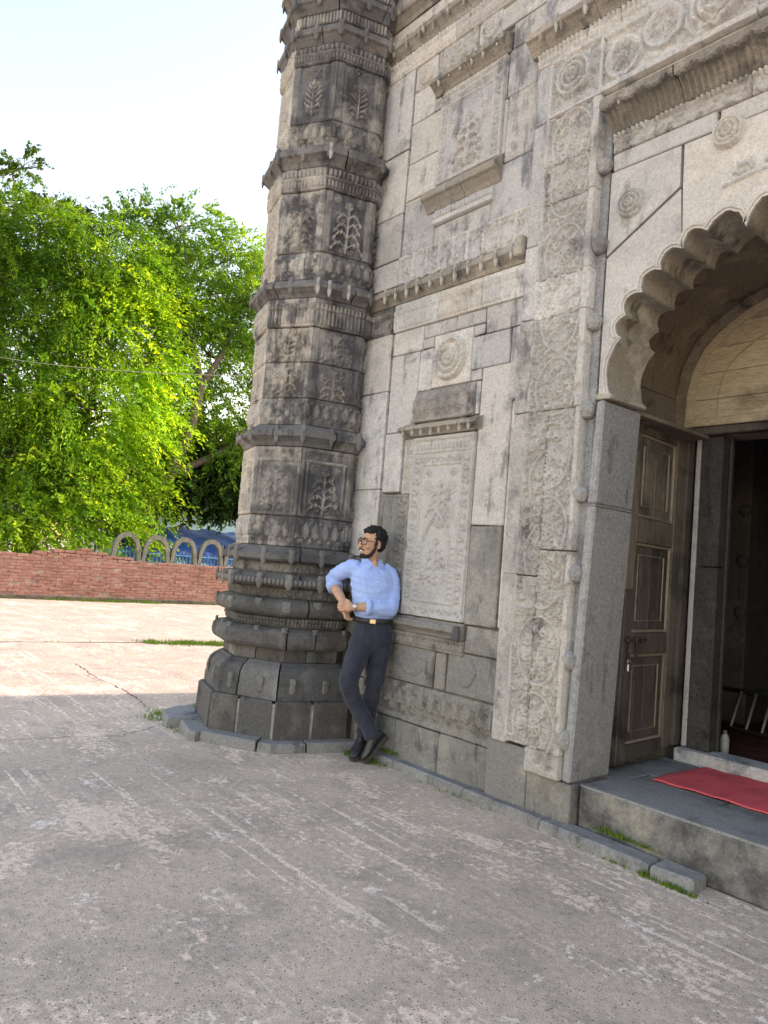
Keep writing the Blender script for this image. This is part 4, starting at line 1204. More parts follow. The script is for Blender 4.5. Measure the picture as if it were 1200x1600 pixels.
W_tymp = wood('wood_tympanum', (0.50, 0.425, 0.305), (0.40, 0.34, 0.245), (0.17, 0.13, 0.09), 0.32, 'x')
W_door_up = wood('wood_door_pale', (0.235, 0.205, 0.162), (0.15, 0.133, 0.108), (0.042, 0.039, 0.036), 0.52)  # paler wood: upper rails, top panel and the far stile
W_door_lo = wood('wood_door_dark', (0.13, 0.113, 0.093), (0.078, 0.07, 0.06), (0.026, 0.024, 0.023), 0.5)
W_edge = wood('wood_worn_edge', (0.34, 0.295, 0.23), (0.25, 0.217, 0.17), (0.08, 0.07, 0.055), 0.2)

tymp = thing('wooden_tympanum', 'tan wooden arched panel above the door lintel', 'panel', (XC, 4.96, 2.55))
def x_at(z):
    L = curve[:10]
    for (x0, z0), (x1, z1) in zip(L[:-1], L[1:]):
        if z0 <= z <= z1: return x0+(x1-x0)*(z-z0)/(z1-z0)
    return XC
zs = [2.605, 2.80, 2.99, 3.17, 3.33, 3.48, 3.66]
for a, b in zip(zs[:-1], zs[1:]):
    a2, b2 = a+0.002, b-0.002
    lz = [a2]+[z for _, z in curve[:10] if a2 < z < b2]+[b2]
    L = [(x_at(z)+0.004, z) for z in lz]; Rr = [(2*XC-x, z) for x, z in L[::-1]]
    V, F = extrude_poly(yface(L+Rr, 4.955), (0, 0.02, 0)); mk('plank', V, F, W_tymp, tymp)
V = []; F = []
ca, cb = inset(curve, 0.004), inset(curve, 0.085)
for y, q in ((4.935, ca), (4.935, cb), (4.956, cb)): V += [(x, y, max(2.605, z)) for x, z in q]
n_ = len(curve)
for j in range(2):
    for i in range(n_-1): F.append([j*n_+i, (j+1)*n_+i, (j+1)*n_+i+1, j*n_+i+1])
mk('arched_border', V, F, W_tymp, tymp)
cc = inset(curve, 0.25); V, F = tube([(x, 4.952, max(2.66, z)) for x, z in cc], 0.006, 5); mk('raised_bead', V, F, W_tymp, tymp)
V, F = cbox(-2.736, -0.264, 4.928, 4.985, 2.607, 2.665, 0.006); mk('bottom_rail', V, F, W_tymp, tymp)
V, F = cbox(-2.743, -0.257, 4.93, 5.02, 2.545, 2.60, 0.006); mk('lintel', V, F, W_door_lo, tymp)

# ---------------------------------------------------------------- door leaf
door = thing('door_leaf', 'open weathered brown wooden door leaf with three sunk panels', 'door', (-2.69, 4.57, 0.33))
def dbox(name, y0, y1, z0, z1, x0, x1, mat, parent=door, b=0.005):
    V, F = cbox(x0, x1, y0, y1, z0, z1, b, 0.0012); return mk(name, V, F, mat, parent)
XF = -2.672
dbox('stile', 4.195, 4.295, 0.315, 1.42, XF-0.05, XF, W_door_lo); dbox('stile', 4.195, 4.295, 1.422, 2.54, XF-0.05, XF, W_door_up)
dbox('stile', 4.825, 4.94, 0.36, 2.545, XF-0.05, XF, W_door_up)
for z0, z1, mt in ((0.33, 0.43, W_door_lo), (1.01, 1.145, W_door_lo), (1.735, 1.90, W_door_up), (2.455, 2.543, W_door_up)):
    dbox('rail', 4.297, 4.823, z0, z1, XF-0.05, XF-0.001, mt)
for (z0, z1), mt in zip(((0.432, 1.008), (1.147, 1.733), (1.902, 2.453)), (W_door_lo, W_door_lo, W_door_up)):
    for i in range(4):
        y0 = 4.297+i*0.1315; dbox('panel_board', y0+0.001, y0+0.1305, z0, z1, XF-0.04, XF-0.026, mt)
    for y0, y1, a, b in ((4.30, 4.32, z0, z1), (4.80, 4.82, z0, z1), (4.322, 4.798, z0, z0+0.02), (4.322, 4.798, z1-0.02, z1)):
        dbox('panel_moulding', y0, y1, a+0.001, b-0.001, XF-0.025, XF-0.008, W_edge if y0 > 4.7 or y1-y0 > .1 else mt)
    for y0, y1, a, b in ((4.375, 4.381, z0+0.075, z1-0.075), (4.74, 4.746, z0+0.075, z1-0.075), (4.383, 4.738, z0+0.075, z0+0.081), (4.383, 4.738, z1-0.081, z1-0.075)):
        dbox('panel_bead', y0, y1, a, b, XF-0.0255, XF-0.018, W_edge, door, 0.001)
M_iron = simple('rusty_iron', (0.085, 0.055, 0.042), 0.75, 0.4, 0.3, 0.4, 60)
V, F = tube([(XF+0.018, 4.19, 1.105), (XF+0.018, 4.47, 1.10)], 0.008, 8); bolt = mk('sliding_bolt', V, F, M_iron, door, True)
for y in (4.23, 4.33, 4.41):
    V, F = cbox(XF-0.002, XF+0.03, y, y+0.022, 1.085, 1.122, 0.004); mk('bolt_keeper', V, F, M_iron, bolt)
mb = MB()
for i in range(6):
    pts = [(XF+0.012+0.004*(i % 2), 4.245+0.008*math.cos(a)*(1 if i % 2 else 0.5), 1.075-i*0.019+0.014*math.sin(a)) for a in np.linspace(0, 2*math.pi, 9)]
    mb.add(*tube(pts, 0.0032, 5))
mb.build('chain', M_iron, bolt)
V, F = tube([(XF+0.012, 4.345, 1.10), (XF+0.02, 4.35, 1.04), (XF+0.012, 4.365, 0.97)], 0.007, 6); mk('hasp', V, F, M_iron, bolt)
M_steel = simple('bright_steel', (0.62, 0.62, 0.62), 0.28, 0.5, 0.9, 0.08, 40, 0.03)
lock = thing('padlock', 'small bright steel padlock hanging from the door chain', 'padlock', (XF+0.016, 4.255, 0.90))
V, F = cbox(XF+0.004, XF+0.028, 4.233, 4.280, 0.905, 0.955, 0.006); mk('lock_body', V, F, M_steel, lock)
V, F = tube([(XF+0.016, 4.242, 0.95), (XF+0.016, 4.243, 0.975), (XF+0.016, 4.256, 0.990), (XF+0.016, 4.270, 0.975), (XF+0.016, 4.271, 0.95)], 0.004, 6); mk('shackle', V, F, M_steel, lock, True)

door.rotation_euler = (0, 0, R(4.5)); lock.location.x += 0.028
# inner frame of the doorway and the dark hall
for sx in (0, 1):
    X = (lambda x: x) if sx == 0 else (lambda x: 2*XC-x)
    def ib(nm, a, b, y0, y1, z0, z1, mt, p=portal):
        xa, xb = sorted((X(a), X(b))); V, F = cbox(xa, xb, y0, y1, z0, z1, 0.006, 0.002); return mk(nm, V, F, mt, p)
    ib('door_post', -2.742, -2.672, 4.942, 5.03, 0.37, 2.543, W_door_lo)
    ib('inner_jamb_edge', -2.652, -2.615, 5.0, 5.13, 0.374, 2.543, S_wall_mid)
    ib('inner_jamb', -2.613, -2.455, 5.002, 5.13, 0.374, 1.62, S_black); ib('inner_jamb', -2.613, -2.458, 5.004, 5.13, 1.626, 2.543, S_black)
    ib('inner_post', -2.452, -2.435, 5.09, 5.13, 0.374, 2.543, S_black)
    ib('corner_filler', -2.80, -2.728, 4.90, 4.928, 2.537, 2.78, S_recess)
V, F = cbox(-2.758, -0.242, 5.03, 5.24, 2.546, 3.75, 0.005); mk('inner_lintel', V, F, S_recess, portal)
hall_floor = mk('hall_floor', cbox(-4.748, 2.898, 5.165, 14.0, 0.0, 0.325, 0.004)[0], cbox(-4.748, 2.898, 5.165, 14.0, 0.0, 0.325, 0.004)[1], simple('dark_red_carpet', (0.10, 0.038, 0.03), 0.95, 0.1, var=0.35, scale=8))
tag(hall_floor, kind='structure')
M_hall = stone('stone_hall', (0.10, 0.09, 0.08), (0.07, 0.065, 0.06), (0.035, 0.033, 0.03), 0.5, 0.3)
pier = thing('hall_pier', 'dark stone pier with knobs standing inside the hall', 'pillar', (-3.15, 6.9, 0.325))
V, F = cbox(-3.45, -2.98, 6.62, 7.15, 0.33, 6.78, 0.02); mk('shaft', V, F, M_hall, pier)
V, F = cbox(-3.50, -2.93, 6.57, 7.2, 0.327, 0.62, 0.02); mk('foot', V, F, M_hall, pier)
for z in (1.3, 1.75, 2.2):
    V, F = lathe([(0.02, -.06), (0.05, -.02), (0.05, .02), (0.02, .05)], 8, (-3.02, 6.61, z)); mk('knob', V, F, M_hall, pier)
M_rail = simple('pale_painted_steel', (0.34, 0.32, 0.27), 0.5, 0.4, 0.2, 0.15, 30)
M_raild = simple('dark_steel', (0.06, 0.055, 0.05), 0.5, 0.4, 0.3, 0.15, 30)
rack = thing('metal_barrier', 'low tilted metal rack with pale bars inside the dark hall', 'rack', (-2.5, 6.42, 0.327))
V, F = tube([(-3.12, 6.56, 0.62), (-1.7, 6.56, 0.66)], 0.018, 8); mk('top_rail', V, F, M_raild, rack, True)
V, F = tube([(-2.95, 6.25, 0.345), (-1.6, 6.25, 0.345)], 0.018, 8); mk('bottom_rail', V, F, M_raild, rack, True)
for i in range(9):
    x = -2.95+i*0.125; V, F = tube([(x, 6.56, 0.627+0.004*i), (x+0.06, 6.25, 0.352)], 0.011, 8); mk('bar', V, F, M_rail, rack, True)
for x in (-3.05, -1.75):
    V, F = tube([(x, 6.565, 0.64), (x, 6.72, 0.34)], 0.014, 8); mk('leg', V, F, M_raild, rack, True)
bott = thing('white_bottle', 'small white bottle standing by the black inner jamb', 'bottle', (-2.50, 5.33, 0.326))
V, F = lathe([(0.026, 0.0), (0.03, 0.01), (0.03, 0.10), (0.022, 0.125), (0.012, 0.135)], 12, (-2.50, 5.33, 0.326)); mk('bottle_body', V, F, simple('white_plastic', (0.55, 0.54, 0.5), 0.5), bott, True)
V, F = lathe([(0.014, 0.135), (0.014, 0.155), (0.010, 0.158)], 10, (-2.50, 5.33, 0.327)); mk('cap', V, F, simple('grey_cap', (0.3, 0.3, 0.3), 0.5), bott)

# ---------------------------------------------------------------- step, threshold, mat, kerb
step = thing('stone_step', 'worn grey stone doorstep with stained front below the red mat', 'step', (XC, 4.3, 0.0))
for a, b in ((-2.572, -1.30), (-1.296, 0.0)):
    V, F = cbox(a, b, 3.722, 4.16, 0.0, 0.28, 0.014, 0.004); mk('front_stone', V, F, S_step, step)
    V, F = cbox(a+0.004, b-0.004, 3.728, 4.155, 0.27, 0.286, 0.006, 0.001); mk('tread', V, F, S_step_top, step)
for i, (a, b, y0, y1) in enumerate(((-2.74, -2.52, 4.06, 4.40), (-2.74, -2.46, 4.405, 4.93), (-2.515, -1.98, 4.165, 4.40), (-2.455, -1.9, 4.405, 4.93), (-1.975, -1.2, 4.165, 4.45), (-1.895, -1.1, 4.455, 4.93), (-1.195, -0.26, 4.165, 4.93))):
    V, F = cbox(a+0.004, b-0.004, y0, y1, 0.15, 0.279+random.uniform(-.003, .004), 0.008, 0.003); mk('paving_slab', V, F, S_step_top if i % 2 else S_kerb, step)
V, F = cbox(-2.74, -0.26, 4.06, 4.93, 0.0, 0.262, 0.004); mk('bedding', V, F, S_mortar, step)
thr = thing('stone_threshold', 'pale speckled stone threshold behind the red mat', 'threshold', (XC, 5.05, 0.0))
for a, b in ((-2.67, -1.6), (-1.597, -0.33)):
    V, F = cbox(a, b, 4.934, 5.16, 0.0, 0.368, 0.012, 0.004); mk('threshold_stone', V, F, S_thresh, thr)
def mat_material():
    t = NT('red_mat'); p = t.pos()
    w1 = t.noise(t.pos((1, 60, 1)), 4, 2); w2 = t.noise(t.pos((60, 1, 1)), 4, 2); n = t.noise(p, 7, 5, 0.6)
    f = t.math('ADD', t.math('MULTIPLY', w1, 0.4), t.math('MULTIPLY', w2, 0.4))
    c = t.mix(t.ramp(n, 0.3, 0.7), (0.95, 0.15, 0.17), (0.82, 0.12, 0.14))
    c = t.mix(1.0, c, t.grey(t.ramp(f, 0.25, 0.55, 0.75, 1.2)), 'MULTIPLY')
    return t.bsdf(c, 0.95, t.bump(f, 0.5, 0.004), 0.1)
nx, ny = 120, 44; V = []; Q = []
for j in range(ny+1):
    for i in range(nx+1):
        x = -2.43+1.86*i/nx; y = 4.275+0.65*j/ny
        if j in (0, ny): y += 0.006*(i % 2)*(-1 if j == 0 else 1)
        if i in (0, nx): x += 0.006*(j % 2)*(-1 if i == 0 else 1)
        V.append((x, y, 0.2935+0.0035*math.sin(x*9+y*4)*math.sin(y*13)+0.002*math.sin(x*31)))
for j in range(ny):
    for i in range(nx): a = j*(nx+1)+i; Q.append((a, a+1, a+nx+2, a+nx+1))
me = quads(np.array(V), np.array(Q), True, 'red_mat')
rm = link('red_mat', me, mat_material()); so = rm.modifiers.new('thick', 'SOLIDIFY'); so.thickness = 0.006; so.offset = -1
tag(rm, 'red woven mat lying on the doorstep in front of the threshold', 'mat')

kerb = thing('stone_kerb', 'low grey stone kerb edging the foot of the tower and wall', 'kerb', (-3.8, 3.63, 0.0))
xs = [-4.62, -4.05, -3.35, -2.72, -2.03]
for a, b in zip(xs[:-1], xs[1:]):
    V, F = cbox(a+0.003, b-0.003, 3.57+random.uniform(-.012, .012), 3.692, -0.02, 0.064+random.uniform(-.006, .006), 0.012, 0.006); mk('kerb_stone', V, F, S_kerb, kerb)
V, F = cbox(-2.02, -1.79, 3.56, 3.715, -0.02, 0.066, 0.012, 0.006); mk('kerb_stone', V, F, S_kerb, kerb)
for i, (s0, s1, rr, z) in enumerate(((-3, -2.2, 1.0, 0.06), (-2.2, -1.3, 1.02, 0.07), (-1.3, -0.55, 1.04, 0.075), (-0.55, 0.1, 0.93, 0.07), (0.1, 0.82, 0.90, 0.075), (0.82, 1.4, 0.885, 0.068), (1.4, 2.05, 0.885, 0.072))):
    ring_piece('kerb_stone', [(rr+0.012, -0.02), (rr, z-0.012), (rr-0.014, z)], s0, s1, S_kerb, 0.70, kerb, 0.005)
# ---------------------------------------------------------------- brick wall
def brick_material():
    t = NT('old_brick'); p = t.pos()
    oi = t.n('ShaderNodeObjectInfo').outputs['Random']
    cell = t.voro(t.pos((1, 3.9, 13.5)), 1.0, 'Color'); sep = t.n('ShaderNodeSeparateColor'); t.l(cell, sep.inputs[0])
    n = t.noise(p, 3.0, 6, 0.65); f = t.noise(p, 40, 4, 0.7)
    v = t.math('ADD', t.math('MULTIPLY', oi, 0.5), t.math('MULTIPLY', sep.outputs[0], 0.5))
    c = t.mix(v, (0.26, 0.115, 0.088), (0.385, 0.215, 0.17))
    c = t.mix(t.ramp(n, 0.5, 0.75, 0, 0.55), c, (0.42, 0.29, 0.255))
    c = t.mix(t.ramp(t.noise(t.pos((1, 1, 0.5)), 1.1, 6, 0.7), 0.58, 0.75, 0, 0.6), c, (0.13, 0.085, 0.07))
    c = t.mix(1.0, c, t.grey(t.ramp(f, 0.3, 0.7, 0.75, 1.2)), 'MULTIPLY')
    return t.bsdf(c, 0.92, t.bump(f, 0.6, 0.01), 0.15)
M_brick = brick_material()
M_bmortar = simple('brick_wall_mortar', (0.33, 0.24, 0.20), 0.95, 0.1, var=0.3, scale=6)
M_dirt = simple('damp_wall_foot', (0.12, 0.10, 0.085), 0.95, 0.1, var=0.4, scale=5)
bwall = thing('brick_wall', 'low red brick boundary wall with a ragged crumbling top across the plaza', 'wall', (-18.3, 6.5, 0.0))
BX = -18.15
def top_z(y):
    P = [(-30, 1.05), (3.0, 1.08), (3.9, 1.09), (4.75, 1.09), (4.95, 1.22), (5.6, 1.25), (6.15, 1.21), (6.5, 1.16), (7.1, 1.08), (7.4, 1.02), (7.9, 1.05), (9.3, 1.08), (40, 1.08)]
    for (a, z0), (b, z1) in zip(P[:-1], P[1:]):
        if a <= y <= b: return z0+(z1-z0)*(y-a)/(b-a)
    return 1.05
V, F = cbox(BX-0.36, BX-0.014, -12.0, 26.0, -0.1, 0.99, 0.01); mk('mortar_bed', V, F, M_bmortar, bwall)
CH = 0.0735; BL = 0.255
bmes = []
for k in range(5):
    V, F = cbox(-0.11, 0.0, -BL/2+0.006, BL/2-0.006, -CH/2+0.006, CH/2-0.006, 0.006, 0.006)
    me = mesh(V, F, False, 'brick'); me.materials.append(M_brick); bmes.append(me)
rest = MB(); nb = 0
rnd = random.Random(5)
for c in range(19):
    z = CH*(c+0.5)
    y = -9.0+(c % 2)*BL*0.5
    while y < 18:
        tz = top_z(y)+rnd.uniform(-0.025, 0.02)
        if z+CH/2 < tz:
            dx = rnd.uniform(-0.008, 0.008)+(rnd.uniform(-0.03, 0.0) if rnd.random() < 0.06 else 0)
            if 4.3 < y < 8.9 and nb < 300:
                o = bpy.data.objects.new('brick', rnd.choice(bmes)); COL.objects.link(o)
                o.location = (BX+dx, y, z); o.rotation_euler = (rnd.uniform(-.015, .015), 0, rnd.uniform(-.03, .03)); adopt(o, bwall); nb += 1
            else:
                V, F = cbox(BX+dx-0.11, BX+dx, y-BL/2+0.006, y+BL/2-0.006, z-CH/2+0.006, z+CH/2-0.006, 0.006); rest.add(V, F)
            if z+CH*1.5 > tz:
                V, F = cbox(BX-0.34, BX-0.115, y-BL/2+0.006, y+BL/2-0.006, z-CH/2, z+CH/2-0.006, 0.006, 0.01); rest.add(V, F)
        y += BL
ro = rest.build('brick_course', M_brick, bwall); ro['kind'] = 'stuff'
V, F = cbox(BX-0.2, BX+0.03, -12, 26, -0.05, 0.10, 0.03); mk('wall_foot', V, F, M_dirt, bwall)

# ---------------------------------------------------------------- grass
def grass_mat(name, c1, c2):
    t = NT(name); p = t.pos(); n = t.noise(p, 14, 3)
    c = t.mix(n, c1, c2)
    t.bsdf(c, 0.6, None, 0.25); tr = t.n('ShaderNodeBsdfTranslucent'); t.l(c, tr.inputs[0])
    mx = t.n('ShaderNodeMixShader'); mx.inputs[0].default_value = 0.35
    t.l(t.b.outputs[0], mx.inputs[1]); t.l(tr.outputs[0], mx.inputs[2]); t.l(mx.outputs[0], t.out.inputs[0])
    return t.m
M_grass = grass_mat('grass', (0.10, 0.20, 0.02), (0.17, 0.27, 0.035))
def tufts(name, spots, label):
    V = []; F = []
    for (x, y, z, n, sp, hh) in spots:
        for _ in range(n):
            px, py = x+random.gauss(0, sp[0]), y+random.gauss(0, sp[1]); a = random.uniform(0, 6.28); h = hh*random.uniform(0.5, 1.3); w = 0.004+0.05*h
            lx, ly = random.gauss(0, h*0.5), random.gauss(0, h*0.5); k = len(V)
            V += [(px-w*math.cos(a), py-w*math.sin(a), z), (px+w*math.cos(a), py+w*math.sin(a), z), (px+lx, py+ly, z+h)]; F.append([k, k+1, k+2])
    o = mk(name, V, F, M_grass); tag(o, label, 'grass', kind='stuff'); return o
sp = []
for i in range(90):
    t_ = random.random(); sp.append((-10.72+t_*0.45+random.gauss(0, 0.05), 4.35+t_*2.6, 0, 45, (0.10, 0.06), 0.05))
for i in range(14): sp.append((-10.84, random.uniform(-1, 4.2), 0, 6, (0.03, 0.06), 0.03))
tufts('joint_grass', sp, 'strip of green grass growing along a joint in the plaza paving')
sp = [(-4.47, 3.53, 0.0, 120, (0.06, 0.03), 0.03), (-4.28, 3.545, 0.0, 110, (0.09, 0.025), 0.03), (-4.2, 3.66, 0.075, 60, (0.06, 0.02), 0.035), (-4.70, 3.45, 0.0, 90, (0.06, 0.05), 0.035), (-4.97, 3.03, 0.0, 30, (0.05, 0.02), 0.03), (-2.28, 3.708, 0.078, 120, (0.09, 0.008), 0.03), (-2.03, 3.555, 0.0, 60, (0.02, 0.02), 0.03), (-1.86, 3.545, 0.0, 120, (0.06, 0.012), 0.025), (-2.2, 3.56, 0.0, 40, (0.1, 0.012), 0.02),
      (-6.2, 2.75, 0.0, 80, (0.06, 0.06), 0.035), (-6.05, 2.6, 0.0, 60, (0.06, 0.05), 0.03), (-6.02, 3.05, 0.07, 60, (0.05, 0.05), 0.03), (-5.6, 2.62, 0.0, 50, (0.12, 0.02), 0.02), (-3.4, 3.56, 0, 30, (0.2, 0.01), 0.02)]
tufts('kerb_weeds', sp, 'small green weeds sprouting along the kerb stones')
sp = []
for i in range(80): sp.append((BX+random.uniform(0.03, 0.12), random.uniform(2.0, 12.0), 0, 8, (0.05, 0.1), 0.07))
for i in range(40): sp.append((BX+random.uniform(0.03, 0.2), random.gauss(6.4, 0.7), 0, 16, (0.07, 0.12), 0.08))
tufts('wall_weeds', sp, 'weeds growing along the foot of the brick wall')

# ---------------------------------------------------------------- arched fence, tarpaulin and far buildings
M_conc = simple('mossy_concrete', (0.19, 0.19, 0.155), 0.9, 0.2, var=0.3, scale=6, bump=0.4)
FX = -21.0
def arch_mesh():
    w, hs, ht, th = 0.435, 0.95, 1.76, 0.115
    out = []; inn = []
    for i in range(-9, 10):
        t = i/9; a = abs(t)
        x = t; 
        z_o = hs+(ht-hs)*math.sqrt(max(0, 1-(0.55*a*a+0.45*a**1.2)**1.6)) if a < 1 else hs
        out.append((t*w, z_o)); inn.append((t*(w-th), hs+(ht-hs-th*1.15)*math.sqrt(max(0, 1-(0.55*a*a+0.45*a**1.2)**1.6))))
    out = [(-w, 0.0)]+out+[(w, 0.0)]; inn = [(-(w-th), 0.0)]+inn+[(w-th, 0.0)]
    V = []; F = []; n = len(out)
    for x in (0.07, -0.07):
        V += [(x, y, z) for y, z in out]; V += [(x, y, z) for y, z in inn]
    for i in range(n-1):
        F.append([i, n+i, n+i+1, i+1]); F.append([2*n+i, 2*n+i+1, 3*n+i+1, 3*n+i]); F.append([i, i+1, 2*n+i+1, 2*n+i]); F.append([n+i, 3*n+i, 3*n+i+1, n+i+1])
    return V, F
V, F = arch_mesh(); ame = mesh(V, F, False, 'arch'); ame.materials.append(M_conc)
fence = thing('arched_fence', 'row of mossy concrete pointed arches rising behind the brick wall', 'fence', (FX, 9.1, 0.0))
for i in range(-1, 9):
    o = bpy.data.objects.new('arch', ame); COL.objects.link(o); o.location = (FX, 8.66+0.875*i, 0.0); o.scale = (1, 1, 1.0+0.006*(i % 3)); adopt(o, fence)
V, F = cbox(FX-0.1, FX+0.1, 7.2, 16.5, -0.05, 0.75, 0.02); mk('fence_plinth', V, F, M_conc, fence)
M_bluep = simple('blue_paint', (0.10, 0.32, 0.52), 0.6, 0.3, 0, 0.2, 8)
rail = thing('blue_railing', 'blue painted metal railing standing behind the concrete arches', 'railing', (FX-0.8, 10.0, 0.0))
for i in range(60):
    y = 7.6+i*0.12; V, F = tube([(FX-0.8, y, 0.0), (FX-0.8, y, 1.28)], 0.02, 5); mk('bar', V, F, M_bluep, rail)
for z in (0.4, 1.2):
    V, F = tube([(FX-0.8, 7.5, z), (FX-0.8, 14.8, z)], 0.025, 5); mk('rail', V, F, M_bluep, rail)
def tarp_mat():
    t = NT('blue_tarpaulin'); p = t.pos(); n = t.noise(p, 2.2, 5, 0.6)
    c = t.mix(t.ramp(n, 0.35, 0.65), (0.02, 0.08, 0.27), (0.045, 0.14, 0.40))
    return t.bsdf(c, 0.42, t.bump(t.noise(p, 7, 4), 0.6, 0.05), 0.5)
tarp = thing('blue_tarpaulin', 'dark blue plastic tarpaulin stretched as a roof behind the arches', 'tarpaulin', (FX-2.4, 10.5, 0.0))
nx, ny = 40, 18; V = []; Q = []
for j in range(ny+1):
    for i in range(nx+1):
        u_, v_ = i/nx, j/ny; y = 8.0+7.0*u_; x = FX-1.3-2.4*v_
        V.append((x, y, 1.42+0.75*v_-0.10*math.sin(u_*18)*math.sin(v_*3.1)-0.05*math.sin(u_*41+v_*6)-0.25*(1-v_)**6))
for j in range(ny):
    for i in range(nx): a = j*(nx+1)+i; Q.append((a, a+1, a+nx+2, a+nx+1))
link('sheet', quads(np.array(V), np.array(Q), True, 'sheet'), tarp_mat(), tarp)
V = []; Q = []
for j in range(7):
    for i in range(nx+1):
        u_ = i/nx; V.append((FX-1.32+0.03*math.sin(u_*50), 8.0+7*u_, 1.36-j*0.09*(0.6+0.5*math.sin(u_*23)**2)))
for j in range(6):
    for i in range(nx): a = j*(nx+1)+i; Q.append((a, a+1, a+nx+2, a+nx+1))
link('valance', quads(np.array(V), np.array(Q), True, 'valance'), tarp.children[0].data.materials[0], tarp)
for y in (8.1, 10.4, 12.7, 14.9):
    for x, z in ((FX-1.35, 1.4), (FX-3.65, 2.1)):
        V, F = tube([(x, y, 0.0), (x, y, z)], 0.035, 6); mk('pole', V, F, M_conc, tarp)

def far_house(name, label, x0, x1, y0, y1, h, wall, roofc, win, nwin, storeys):
    b = thing(name, label, 'building', ((x0+x1)/2, (y0+y1)/2, 0.0))
    V, F = cbox(x0, x1, y0, y1, 0, h, 0.03); mk('wall', V, F, wall, b)
    V, F = cbox(x0-0.3, x1+0.35, y0-0.3, y1+0.3, h, h+0.22, 0.03); mk('roof', V, F, roofc, b)
    for s in range(storeys):
        for i in range(nwin):
            y = y0+(y1-y0)*(i+0.5)/nwin; z = 1.0+s*3.0
            V, F = cbox(x1-0.02, x1+0.03, y-0.5, y+0.5, z, z+1.3, 0.02); w_ = mk('window', V, F, win, b)
            V, F = cbox(x1-0.02, x1+0.10, y-0.6, y+0.6, z-0.1, z-0.02, 0.02); mk('sill', V, F, roofc, w_)
    return b
M_wht = simple('white_render', (0.42, 0.43, 0.43), 0.85, 0.2, var=0.12, scale=1.5)
M_teal = simple('pale_teal_render', (0.30, 0.52, 0.58), 0.85, 0.2, var=0.12, scale=1.5)
M_pane = simple('dark_window_glass', (0.03, 0.04, 0.05), 0.15, 0.5)
M_rf = simple('grey_roof_slab', (0.32, 0.31, 0.30), 0.9, 0.2, var=0.2, scale=2)
far_house('white_building', 'white building glimpsed through the foliage above the arches', -52, -44, 15.5, 24, 4.4, M_wht, M_rf, M_pane, 4, 1)
far_house('teal_building', 'pale teal building showing under the dark tree right of the arches', -40, -34, 14.0, 19.5, 3.2, M_teal, M_wht, M_pane, 3, 1)

# ---------------------------------------------------------------- trees
def leaf_mat(name, trans=0.5, rough=0.5):
    t = NT(name)
    at = t.n('ShaderNodeAttribute'); at.attribute_name = 'tint'
    c = at.outputs['Color']
    t.bsdf(c, rough, None, 0.3)
    tr = t.n('ShaderNodeBsdfTranslucent')
    c2 = t.mix(1.0, c, (1.6, 1.4, 0.5), 'MULTIPLY'); t.l(c2, tr.inputs[0])
    mx = t.n('ShaderNodeMixShader'); mx.inputs[0].default_value = trans
    t.l(t.b.outputs[0], mx.inputs[1]); t.l(tr.outputs[0], mx.inputs[2]); t.l(mx.outputs[0], t.out.inputs[0])
    return t.m
M_leaf = leaf_mat('leaf'); M_leaf_dk = leaf_mat('leaf_glossy', 0.3, 0.35)
M_bark = simple('bark', (0.15, 0.12, 0.095), 0.95, 0.1, var=0.35, scale=10, bump=0.8)

